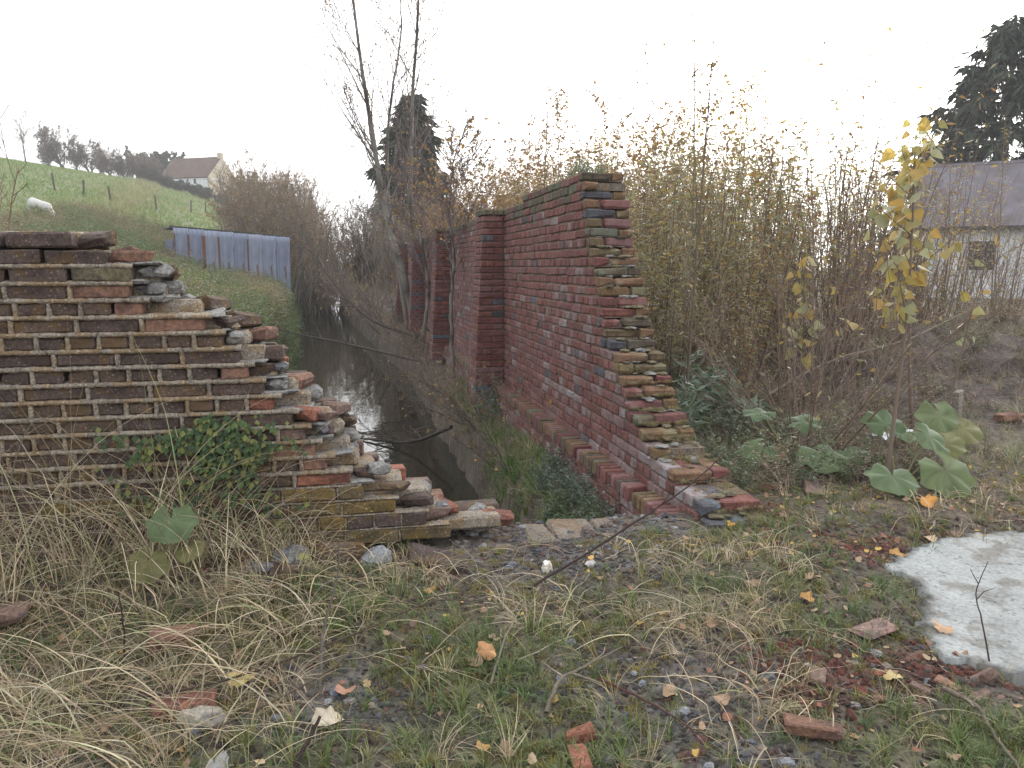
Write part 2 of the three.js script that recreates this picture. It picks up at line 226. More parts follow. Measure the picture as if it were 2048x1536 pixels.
{ // ---- broken wall across the canal, left of the gap: English bond, weathered joints standing proud
  const W = thing('brick_wall', 'weathered dark brown brick wall with proud mortar joints, stepped down to a broken end', 'wall');
  const zf = -3.4, P = .0668, y0 = .05, xL = -2.7, R = rng(21), N = 20;
  // row 0 is the lowest; where the facing and the backing of each row break off
  const FE = [.44, .35, .22, .06, .01, -.06, -.11, -.15, -.2, -.27, -.33, -.37, -.42, -.48, -.53, -.76, -.82, -.81, -.9, -1.02];
  const BE = [.7, .43, .37, .25, .13, .06, .03, 0, -.05, -.14, -.18, -.26, -.31, -.37, -.42, -.56, -.69, -.72, -.83, -1.0];
  const G = new Geo(), mc = [1, 1, 1];
  const bar = (x0, x1, y, h, proud, vert) => { // ragged strip of mortar standing proud of the bricks
    const n = Math.max(2, Math.round((x1 - x0) / .014)), b = G.n;
    for (let k = 0; k <= n; k++) { const t = lerp(x0, x1, k / n), e = () => (R() - .5) * .006, pr = proud + .005 * (R() - .5) + .004 * (fbm(t * 12, y * 40, 2) - .5), dz = .012; const q = [[-h / 2 - .004 + e(), zf - .05], [-h / 2 + e(), zf - dz], [-h / 2 * .6 + e() * .5, zf + pr], [h / 2 * .6 + e() * .5, zf + pr], [h / 2 + e(), zf - dz], [h / 2 + .004 + e(), zf - .05]]; for (const [o, z] of q) vert ? G.v(y + o, t, z, mc, y + o, t) : G.v(t, y + o, z, mc, t, y + o + (z - zf)); }
    for (let k = 0; k < n; k++) for (let s = 0; s < 5; s++) { const a = b + k * 6 + s; G.i.push(a, a + 6, a + 1, a + 1, a + 6, a + 7); }
  };
  for (let r = 0; r < N; r++) {
    const y = y0 + r * P, yc = y + P / 2, xe = FE[r], letter = 19 - r, head = letter % 2 === 0 && r < 17, low = r < 4, top = r >= 17;
    const pitch = head ? .1165 : .233, gap = low ? .008 : .018; let x = xe - (R() < .5 ? 0 : .02); const joints = [];
    while (x > xL) {
      const w = pitch * (.95 + .1 * R()); const bw = w - gap * (.8 + .4 * R()), cx = x - w / 2;
      const oc = low ? (cx > -.35 ? R() < .55 : R() < .2) : R() < .02;
      const fresh = !top && x > xe - .04 && R() < .35;
      const m = fresh ? pick(RAW, R) : oc ? pick(OCH, R) : top && R() < .3 ? pick(MOSSY, R) : pick(LB, R);
      const b = part('brick', head ? GH[Math.floor(R() * 8)] : GS[Math.floor(R() * 8)], m, W);
      const hh = low || top ? 1.1 : .92 + .06 * R();
      b.scale.set(bw / (head ? .101 : .216), hh, 1); b.position.set(cx, yc + (R() - .5) * .003, zf - (head ? .08 : .05) - (low || top ? .001 : .006) - .005 * R());
      b.rotation.set((R() - .5) * .03, (R() - .5) * .03, (R() - .5) * (top ? .05 : .02));
      joints.push(x - w); x -= w;
    }
    if (!top || r === 17) bar(xL, xe - (low ? .01 : -.01 * R()), y + P, low ? .009 : .0205, low ? -.006 : .002, false);
    if (!top) for (const j of joints) if (R() > .04) bar(y + .006, y + P - .006, j + .002, low ? .008 : .019, low ? -.008 : .001, true);
    // backing: rubble core and rear leaf of each row
    const be = BE[r] - .02; G.add(chamferBox(be - xL, P * .98, .2, .012, .02, R), new THREE.Matrix4().makeTranslation((be + xL) / 2, yc, zf - .19), mc);
    let xb = BE[r] + .01; while (xb > xL + .2) { const w = .2 + .03 * R(); if (xb > BE[r] - .7) { const b = part('brick', GS[Math.floor(R() * 8)], R() < .35 ? pick(RAW, R) : pick(LB, R), W); b.position.set(xb - w / 2, yc + .002, zf - .31 - .01 * R()); b.rotation.y = (R() - .5) * .1; b.scale.set(w / .222, 1.08, 1); } else G.add(GS[0], new THREE.Matrix4().makeTranslation(xb - w / 2, yc, zf - .31), mc); xb -= w + .012; }
    // loose pieces on the broken step
    const n = 2 + Math.floor(R() * 2.2), a = FE[r] - .02, z = BE[r] + .02;
    for (let k = 0; k < n; k++) {
      const px = lerp(a + .04, z - .02, (k + R()) / n), pz = zf - .07 - .22 * R();
      if (R() < .45) { const b = part('broken_brick', GS2[Math.floor(R() * 8)], R() < .5 ? pick(RAW, R) : pick(LB, R), W); b.position.set(px, yc + .004, pz); b.rotation.set((R() - .5) * .25, R() * 6.28, (R() - .5) * .25); b.scale.setScalar(.75 + .35 * R()); }
      else { const b = part('mortar_lump', lump(.03 + .022 * R(), R, .5, 1, [1.35, .7, 1]), M.mortarGrey, W); b.position.set(px, yc + .012, pz); b.rotation.set((R() - .5) * .4, R() * 6.28, (R() - .5) * .4); }
    }
    // thin remnants of bedding left on the step
    if (r > 2 && r < 19 && R() < .8) { const l = .07 + .1 * R(); const b = part('mortar_slab', chamferBox(l, .013, .16 + .08 * R(), .005, .015, R), M.mortarGrey, W); b.position.set(clamp(FE[r] + .01, xL, BE[r]) - .03 + .05 * R(), y + P + .006, zf - .12); b.rotation.set((R() - .5) * .12, (R() - .5) * .4, (R() - .5) * .08); }
  }
  part('mortar', G.build(), M.mortar, W);
  // ragged footing of the wall carried on across the gap
  const S = thing('wall_footing', 'low flat remains of the cross wall with mortar and moss on top', 'wall');
  const FR = rng(23); let x = .46;
  while (x < 1.66) { const w = .07 + .2 * FR(); const m = pick([M.mortarPale, M.mortarPale, M.mortarGrey, MOSSY[1], LB[3], LB[0]], FR); const b = part('stone_block', chamferBox(w - .008, .16, .3, .014, .02, FR), m, S); b.position.set(x + w / 2, -.1 + .024 * FR(), -3.57 + .05 * (FR() - .5)); b.rotation.set((FR() - .5) * .07, (FR() - .5) * .12, (FR() - .5) * .1); x += w; }
  part('masonry', (() => { const g = new Geo(); g.add(chamferBox(1.35, 1.3, .2, .02, .02, FR), new THREE.Matrix4().makeTranslation(1.02, -.8, -3.6), [1, 1, 1]); return g.build(); })(), M.mortarPale, S);
}

{ // ---- long red garden wall running away beside the canal, broken off in steps at its near end
  const W = thing('brick_wall', 'long tall red brick wall with buttresses, ending in a flight of broken brick steps', 'wall');
  const R = rng(31), P = .0679, X0 = 1.7, X1 = 2.03, yB = -.04, NC = 28, ZF = -27;
  const prof = [[-.1, -3.42], [.05, -3.5], [.09, -3.62], [.12, -3.84], [.17, -4.04], [.22, -4.24], [.3, -4.42], [.43, -4.6], [.54, -4.72], [.67, -4.86], [.77, -5.0], [.96, -5.1], [1.16, -5.25], [1.3, -5.3], [1.37, -5.42], [1.55, -5.5], [1.83, -5.62], [2.1, -5.7]];
  const endZ = y => { for (let k = 1; k < prof.length; k++) if (y < prof[k][0]) return lerp(prof[k - 1][1], prof[k][1], (y - prof[k - 1][0]) / (prof[k][0] - prof[k - 1][0])); return -5.7; };
  const cols = [[.34, .14, .12], [.31, .12, .105], [.36, .15, .125], [.29, .13, .12], [.33, .155, .14], [.28, .12, .11]], pale = [[.4, .26, .25], [.37, .23, .22], [.42, .31, .3]], blue = [[.15, .15, .17], [.2, .17, .19]], brown = [[.3, .19, .1], [.26, .19, .11], [.34, .2, .12]], moss = [[.21, .175, .115], [.185, .15, .11]];
  const matOf = new Map(); const bm = c => { const k = c.join(); if (!matOf.has(k)) matOf.set(k, brickMat(c.map(v => v * 1.55), tRed)); return matOf.get(k); };
  const list = []; // every brick: position, length along z or x, colour
  const colour = (y, z, end) => { const n = fbm(z * 1.1 + 20, y * 1.6, 3, 0, 61), r = R(); if (end) return r < .07 ? pick(blue, R) : r < .4 ? pick(cols, R) : r < .48 ? pick(moss, R) : pick(brown, R); if (y > 1.72) return r < .6 ? pick(moss, R) : pick(cols, R); const lo = ss(.75, -.1, y) * ss(-6.2, -4.4, z); if (r < .025) return pick(blue, R); if (r < .1 + .55 * lo + .9 * Math.max(0, n - .56)) return pick(pale, R); return pick(cols, R); };
  const M4 = (x, y, z, ry, sx, sy, sz, rx = 0, rz = 0) => new THREE.Matrix4().compose(V(x, y, z), new THREE.Quaternion().setFromEuler(new THREE.Euler(rx, ry, rz)), V(sx, sy, sz));
  const put = (x, y, z, along, len, c, gi) => { // along: 'z' stretcher on the face, 'h' header on the face, 'x' laid across the end
    const jr = () => (R() - .5) * .02, g = along === 'h' ? GH[gi] : along === 'x' ? GW[gi] : GS[gi], L = along === 'h' ? .101 : .216;
    list.push({ g, m: M4(x, y, z, along === 'x' ? jr() : Math.PI / 2 + jr(), len / L, 1.06 + .08 * R(), along === 'h' ? .65 : 1, jr(), jr()), c, d: Math.hypot(x, y - 1.25, z) });
  };
  const core = new Geo(), k1 = [1, 1, 1];
  for (let r = 0; r < NC + 1; r++) {
    const y = yB + r * P + P / 2; let ze = endZ(y) + (R() - .5) * .05; const far = r === NC ? -7.5 : ZF; const head = r % 2 === 1; const er = y > .75 ? .004 : 0;
    // end of the course: two bricks across the thickness
    const wide = r % 2 === 0; const l1 = wide ? .215 : .105, l2 = wide ? .1 : .21, gi = Math.floor(R() * 8);
    put(X0 + l1 / 2, y, ze - .05 + (R() - .5) * .03, 'x', l1, colour(y, ze, true), gi);
    if (R() > .12) put(X0 + .012 + l1 + l2 / 2, y, ze - .05 + (R() - .5) * .05, 'x', l2, colour(y, ze, true), (gi + 3) % 8);
    let z = ze - .112; // visible facing, inner and rear leaves
    while (z > far) { const w = (head ? .112 : .23) * (.95 + .1 * R()), dx = -.003 + .007 * R() + er * R(); if (R() > .006) put(X0 + (head ? .053 : .05) + dx, y + (R() - .5) * .004, z - w / 2, head ? 'h' : 'z', w - .009, colour(y, z, false), Math.floor(R() * 8)); z -= w; }
    z = ze - .112; while (z > Math.max(far, ze - 1.1)) { const w = .228; put(X0 + .162, y - .006, z - w / 2, 'z', w - .012, colour(y, z, true), Math.floor(R() * 8)); put(X1 - .05, y, z - w / 2, 'z', w - .01, colour(y, z, true), Math.floor(R() * 8)); z -= w; }
    const zu = Math.min(ze - .1, endZ(y + P) - .04); core.box(X0 + .014, X1 - .012, y - P / 2, y + P / 2 - (r === NC ? .02 : 0), far - .01, zu, k1); core.box(X0 + .016, X1 - .014, y - P / 2, y + P / 2 - .014, zu, ze - .025, k1);
  }
  // plinth: projecting base with a rowlock course on top
  const XP = 1.585;
  for (let r = 0; r < 5; r++) { const y = -.09 - (r + .5) * P; let z = -3.62 - (r > 1 ? .5 : r * .25) - .1 * R(); const head = r % 2 === 1; core.box(XP + .014, X0 + .02, y - P / 2, y + P / 2, -20, z - .01, k1); while (z > -20) { const w = (head ? .112 : .23) * (.96 + .08 * R()); put(XP + .05 + (R() - .5) * .006, y, z - w / 2, head ? 'h' : 'z', w - .008, R() < .35 ? pick(pale, R) : pick(cols, R), Math.floor(R() * 8)); z -= w; } }
  { let z = -3.5; while (z > -14) { const w = .062 + .012 * R(), gone = (z < -4.15 && z > -4.22) || (z < -5.2 && z > -5.3) || R() < .03; if (!gone) { const c = R() < .1 ? pick(moss, R) : R() < .4 ? pick(brown, R) : pick(cols, R); list.push({ g: GS[Math.floor(R() * 8)], m: M4(XP + .062 - .012 * R(), -.055 - .006 * R(), z - w / 2, (R() - .5) * .09, .135 / .216, 1.55, (w - .007) / .1, 0, (R() - .5) * .05), c, d: Math.hypot(XP, 1.3, z) }); } z -= w; } }
  // the nearest three hundred are parts, the rest stay joined
  for (let r = 0; r < 22; r++) { const y = yB + (r + 1) * P, ze = endZ(y - P / 2), zu = endZ(y + P / 2); for (let q = 0; q < 5; q++) { const t = R(); if (R() < .25) continue; const o = part('mortar_lump', lump(.01 + .02 * R(), R, .5, 1, [1.7, .45, 1.3]), R() < .6 ? M.mortarMoss : M.mortarGrey, W); o.position.set(lerp(X0 + .04, X1 - .04, R()), y + .004, lerp(ze - .03, zu - .01, t)); o.rotation.set(0, R() * 6, 0); } }
  list.sort((a, b) => a.d - b.d);
  const far = new Geo(), plain = boxUV(new THREE.BoxGeometry(.216, .052, .1)), plainH = boxUV(new THREE.BoxGeometry(.101, .052, .16));
  list.forEach((b, k) => { if (k < 300) { const o = part('brick', b.g, bm(b.c), W); b.m.decompose(o.position, o.quaternion, o.scale); } else far.add(b.d > 9 ? (GH.includes(b.g) ? plainH : plain) : b.g, b.m, b.c.map(v => v * 1.55)); });
  part('brickwork', far.build(true), M.brickV, W, 'stuff');
  part('mortar', core.build(true), M.mortarPale, W);
  // battered buttresses
  [[-8.55, -8.93], [-12.85, -13.25], [-17.3, -17.7], [-21.8, -22.2]].forEach(([za, zb], n) => {
    const B = new THREE.Group(); B.name = 'buttress'; W.add(B); const joined = new Geo(), c2 = new Geo();
    for (let r = -3; r < NC + (n ? 0 : 0); r++) {
      const y = yB + (r + .5) * P, xo = lerp(1.36, 1.475, (r + 3) / 30), top = r === NC - 1; const o = top ? .02 : 0;
      const lay = (x, yy, z, ry, len, gi, c) => { const m = M4(x, yy, z, ry, len / .216, 1.12, 1, 0, (R() - .5) * .02); if (n < 1) { const q = part('brick', GS[gi], bm(c), B); m.decompose(q.position, q.quaternion, q.scale); } else joined.add(n < 2 ? GS[gi] : plain, m, c.map(v => v * 1.55)); };
      const full = X0 - xo - .004, c = () => top ? pick(moss, R) : R() < .08 ? pick(blue, R) : pick(cols, R), gi = Math.floor(R() * 8);
      if (r % 2 === 0) { lay(xo - o + full / 2, y, za - .05 + o, 0, full + o, gi, c()); lay(xo - o + .05, y, za - .24, Math.PI / 2, .26, gi, c()); }
      else { const l1 = full * .58; lay(xo - o + l1 / 2, y, za - .05 + o, 0, l1 - .008, gi, c()); lay(xo + l1 + (full - l1) / 2, y, za - .05 + o, 0, full - l1, (gi + 2) % 8, c()); lay(xo - o + .05, y, za - .16, Math.PI / 2, .11, gi, c()); lay(xo - o + .05, y, za - .295, Math.PI / 2, .13, gi, c()); }
      c2.box(xo + .014, X0 + .01, y - P / 2, y + P / 2, zb + .02, za - .014, k1);
    }
    if (n) part('brickwork', joined.build(true), M.brickV, B, 'stuff');
    part('mortar', c2.build(true), M.mortarPale, B);
  });
}

// ---------------------------------------------------------------- plants: builders
const rv = (R, s = 1) => V((R() - .5) * s, (R() - .5) * s, (R() - .5) * s);
const jit = (c, R, a = .3) => { const k = 1 - a / 2 + a * R(); return c.map(v => v * k * (1 + .08 * (R() - .5))); };
function sideOf(d, R) { const s = rv(R); s.addScaledVector(d, -s.dot(d)); return s.lengthSq() < 1e-6 ? V(1, 0, 0) : s.normalize(); }
function limb(G, R, p, d, len, r, P, lv, out) { // one branch and, further on, its own branches
  const n = P.seg[lv], pts = [p.clone()], dir = d.clone(), q = p.clone();
  for (let k = 0; k < n; k++) { dir.add(rv(R, P.wig[lv])).add(V(0, P.up[lv], 0)).normalize(); q.addScaledVector(dir, len / n); pts.push(q.clone()); }
  const rr = pts.map((_, k) => Math.max(P.rmin ?? .0015, r * (1 - (P.taper ?? .8) * k / n)));
  const col = jit(P.col[Math.min(lv, P.col.length - 1)], R, .35);
  (lv === 0 && P.trunk ? P.trunk : G).tube(pts, rr, P.sides[lv], col, lv === 0 ? 4 : 2);
  if (lv < P.max) for (let k = 0, m = P.kids[lv] * (.75 + .5 * R()); k < m; k++) {
    const t = lerp(P.from[lv], 1, (k + R()) / m), f = Math.min(n - 1, Math.floor(t * n)), a = pts[f].clone().lerp(pts[f + 1], t * n - f), T = pts[f + 1].clone().sub(pts[f]).normalize();
    const s = sideOf(T, R), ang = P.ang[lv] * (.6 + .8 * R()); const nd = T.clone().multiplyScalar(Math.cos(ang)).addScaledVector(s, Math.sin(ang)).normalize();
    limb(G, R, a, nd, len * P.ratio[lv] * (1 - (P.shape ?? .5) * t) * (.7 + .6 * R()), Math.max(P.rmin ?? .0015, rr[f] * .55), P, lv + 1, out);
  }
  if (out && lv >= P.leafLv) for (let k = 1; k <= n; k++) for (let m = 0, q = Math.floor(P.leafN + R()); m < q; m++) { const a = pts[k - 1].clone().lerp(pts[k], R()), T = pts[k].clone().sub(pts[k - 1]).normalize(); P.leaf(out, R, a, T, k / n); }
}
const leafer = (len, wid, cols, droop, ang = .9) => (G, R, p, T) => { const s = sideOf(T, R), d = T.clone().multiplyScalar(Math.cos(ang)).addScaledVector(s, Math.sin(ang)).add(V(0, -droop * (R() + .2), 0)).normalize(), l = len * (.6 + .7 * R()); G.leaf(p, d, sideOf(d, R), l, wid * l / len * (.8 + .4 * R()), jit(pick(cols, R), R, .4), .25 * R()); };
const heart = (size, cols, droop) => (G, R, p, T) => { // broad pointed leaf on a short stalk
  const d = T.clone().multiplyScalar(.3).add(sideOf(T, R)).add(V(0, -droop, 0)).normalize(), s = sideOf(d, R), up = V(0, 0, 0).crossVectors(s, d), l = size * (.6 + .6 * R()), c = jit(pick(cols, R), R, .3), q = p.clone().addScaledVector(d, l * .5), o = [[0, 0], [.04, .42], [.3, .52], [.62, .3], [1, 0], [.62, -.3], [.3, -.52], [.04, -.42]], b = G.n;
  G.ribbon([p, q], [.001, .001], c, s); const b2 = G.n; G.v(q.x + d.x * l * .4, q.y + d.y * l * .4, q.z + d.z * l * .4, c);
  for (const [t, w] of o) { const h = -.3 * w * w * l + .14 * (R() - .5) * l, e = .75 + .4 * R(), c1 = c.map(v => v * e); G.v(q.x + d.x * l * t + s.x * w * l + up.x * h, q.y + d.y * l * t + s.y * w * l + up.y * h - .12 * t * t * l, q.z + d.z * l * t + s.z * w * l + up.z * h, c1); }
  for (let k = 0; k < 8; k++) G.i.push(b2, b2 + 1 + k, b2 + 1 + (k + 1) % 8);
};
function bush(seed, o) { // many-stemmed shrub: wood and leaf geometries, base at the origin
  const R = rng(seed), G = new Geo(), L = new Geo();
  for (let k = 0; k < o.stems; k++) { const a = R() * 6.283, rad = o.spread * Math.sqrt(R()), lean = o.lean * (.3 + R()); const d = V(Math.cos(a) * lean, 1, Math.sin(a) * lean).normalize(); limb(G, R, V(Math.cos(a) * rad, -.03, Math.sin(a) * rad), d, o.h * (.55 + .55 * R()), o.r * (.6 + .6 * R()), o.P, 0, o.P.leaf ? L : null); }
  return { wood: G.build(), leaves: L.n ? L.build() : null };
}
function plant(name, proto, label, category, group, x, z, s = 1, ry = 0, y) { const t = thing(name, label, category, group, [x, y ?? H(x, z) - .01, z], ry); t.scale.setScalar(s); part('stems', proto.wood, M.twig, t, 'stuff'); if (proto.leaves) part('foliage', proto.leaves, M.leaf, t, 'stuff'); return t; }
const OLIVE = [[.32, .29, .13], [.4, .33, .12], [.52, .39, .11], [.46, .42, .26], [.25, .28, .14], [.4, .4, .28]], GOLD = [[.5, .32, .06], [.42, .26, .07], [.34, .24, .1], [.3, .17, .07]], RUST = [[.34, .2, .1], [.4, .26, .09], [.3, .17, .1], [.27, .22, .12]];
const BROWN = [[.17, .125, .1], [.21, .155, .125], [.25, .19, .15]], GREY = [[.2, .18, .15], [.23, .2, .16], [.25, .21, .17]];
const PW = { seg: [7, 3], wig: [.11, .25], up: [.05, .12], kids: [15], from: [.14], ratio: [.24], ang: [.7], sides: [4, 3], max: 1, col: BROWN, taper: .82, shape: .45, leafLv: 1, leafN: 3, leaf: leafer(.085, .015, OLIVE, .5) };
const willow = [1, 2, 3, 4, 5].map(k => bush(400 + k, { stems: 13, h: 2.25, r: .011, spread: .22, lean: .2, P: { ...PW, leafN: k < 4 ? 3 : 2, leaf: leafer(.085, .015, k === 2 ? GOLD.concat(OLIVE) : OLIVE, .5) } }));
const sparse = [1, 2, 3].map(k => bush(430 + k, { stems: 12, h: 2.0, r: .009, spread: .25, lean: .3, P: { ...PW, leafN: .8, leaf: leafer(.06, .018, OLIVE.concat(GOLD), .4), kids: [12], wig: [.16, .3], col: BROWN } }));
const PS = { ...PW, seg: [7, 4, 2], wig: [.13, .25, .3], up: [.05, .09, .1], kids: [10, 5], from: [.2, .2], ratio: [.3, .45], ang: [.7, .7], sides: [4, 3, 3], max: 2, leafLv: 2, leafN: 3, leaf: leafer(.05, .03, RUST, .6) };
const rusty = [1, 2, 3].map(k => bush(460 + k, { stems: 9, h: 3.1, r: .016, spread: .4, lean: .22, P: { ...PS, leaf: leafer(.055, .034, k === 2 ? GOLD : RUST, .6) } }));
const PG = { ...PS, kids: [9, 6], leaf: null, col: GREY, rmin: .004, leafLv: 9 };
const brush = [1, 2, 3, 4].map(k => bush(490 + k, { stems: 22, h: 3.4, r: .028, spread: 1.0, lean: .35, P: { ...PG, rmin: .006, leafLv: k > 2 ? 2 : 9, leaf: k > 2 ? leafer(.07, .05, RUST, .5) : null, leafN: 1.0 } }));
const bankTwig = [1, 2, 3].map(k => bush(520 + k, { stems: 16, h: 1.25, r: .006, spread: .25, lean: 1.1, P: { ...PS, kids: [7, 3], up: [-.03, 0, 0], wig: [.22, .35, .4], col: [[.13, .1, .085], [.2, .16, .13], [.26, .21, .17]], leafN: .12, leaf: leafer(.04, .025, GOLD, .5) } }));

// ---------------------------------------------------------------- thicket behind the broken wall end
{
  const R = rng(71);
  const W = [[3.45, -7.5, 1.12], [3.85, -7.35, 1.0], [3.0, -7.2, .86], [2.75, -6.5, .62], [2.6, -7.6, .85], [4.4, -7.7, .95], [3.3, -8.6, 1.05], [4.1, -8.8, 1.1], [4.9, -9, 1.05], [2.7, -9.2, 1.0], [5.6, -9.6, 1.0], [3.6, -10.2, 1.15], [4.6, -10.5, 1.15], [5.5, -11, 1.1], [6.4, -11.2, 1.05], [2.7, -10.8, 1.05], [3.2, -12, 1.15], [4.3, -12.3, 1.2], [5.4, -12.8, 1.2], [6.6, -13, 1.15], [7.6, -12.8, 1.05], [3.1, -6.2, .6], [2.95, -8.2, .95], [3.7, -9.4, 1.1], [5.0, -11.8, 1.2], [6.1, -12.2, 1.15], [4.5, -9.8, 1.1], [6.9, -11.9, 1.15], [3.8, -13.4, 1.25], [5.9, -14, 1.25]];
  W.forEach(([x, z, s], k) => plant('willow_shrub', willow[k % 5], k === 0 ? 'tallest narrow-leaved willow shrub with dark brown stems behind the stepped wall end' : 'narrow-leaved olive and yellow willow shrub in the thicket behind the stepped wall', 'shrub', 'willow shrubs of the thicket', x + .1 * (R() - .5), z, s * (.95 + .1 * R()), R() * 6.28));
  const S = [[4.6, -6.9, .85], [5.2, -8.0, 1.0], [5.9, -8.6, 1.0], [6.6, -9.6, 1.1], [7.3, -10.6, 1.1], [8.3, -11.4, 1.15], [9.2, -11.2, 1.0], [8.4, -13.6, 1.3], [9.6, -13.8, 1.3], [10.8, -13, 1.1], [7.2, -14.6, 1.4], [6.2, -15, 1.3], [5.2, -14.6, 1.3], [10.4, -15.5, 1.2], [11.6, -14.5, 1.0], [5.0, -7.2, .7], [12.6, -15, 1.0], [13.4, -14.2, .9], [6.8, -8.9, .7], [7.8, -9.6, .75], [8.6, -10.2, .8], [9.8, -12.2, .95], [5.6, -7.6, .62], [7.9, -12, 1.1], [9, -15.5, 1.3], [12, -16.5, 1.2], [14.5, -16, 1], [11, -11.8, .8]];
  S.forEach(([x, z, s]) => plant('bare_shrub', sparse[Math.floor(R() * 3)], 'nearly bare brown shrub of thin upright stems between willow thicket and white house', 'shrub', 'bare brown shrubs', x, z, s * 1.45 * (.9 + .2 * R()), R() * 6.28));
  for (let k = 0; k < 36; k++) { const z = -10.5 - 22 * (k + R() * .6) / 36, x = 2.7 + R() * 1.2 + (k % 3) * 1.3 * (1 + .02 * -z); plant('rusty_shrub', rusty[k % 3], 'shrub with rust and gold autumn leaves growing behind the long red wall', 'shrub', 'autumn shrubs behind the red wall', x, z, .78 + .25 * R() + .012 * -z, R() * 6.28); }
  // tall whips above the wall
  const whip = k => { const Q = rng(800 + k), G = new Geo(), L = new Geo(); limb(G, Q, V(0, -.05, 0), V(.02, 1, 0), 5.4, .024, { ...PW, seg: [12, 4], wig: [.05, .2], up: [.03, .16], kids: [22], from: [.18], ratio: [.26], ang: [.5], sides: [5, 3], shape: .75, leafN: 1.2, rmin: .003, leaf: leafer(.075, .02, OLIVE.concat(RUST), .6), col: [[.2, .16, .12], [.22, .18, .13]] }, 0, L); return { wood: G.build(), leaves: L.build() }; };
  const wp = [0, 1, 2].map(whip);
  [[3.5, -14.3, 1.0, 'taller of the two slender saplings rising above the buttressed wall top'], [4.1, -15.1, .86, 'shorter of the two slender saplings rising above the buttressed wall top'], [3.05, -13.2, .62, 'short thin sapling beside two tall slender ones behind the red wall'], [2.55, -5.65, .6, 'thin sapling with narrow leaves close behind the top corner of the broken wall'], [3.6, -7.9, .72, 'slender leafy whip towering over the willow thicket'], [6.2, -9.3, .62, 'thin upright whip among the brown shrubs'], [4.9, -9.6, .62, 'thin leafy whip rising from the willow thicket'], [10.6, -11.4, .68, 'thin whip standing before the dark spruce beside the white house']].forEach(([x, z, s, l], k) => plant('sapling', wp[k % 3], l, 'sapling', null, x, z, s, k * 2.1));
}

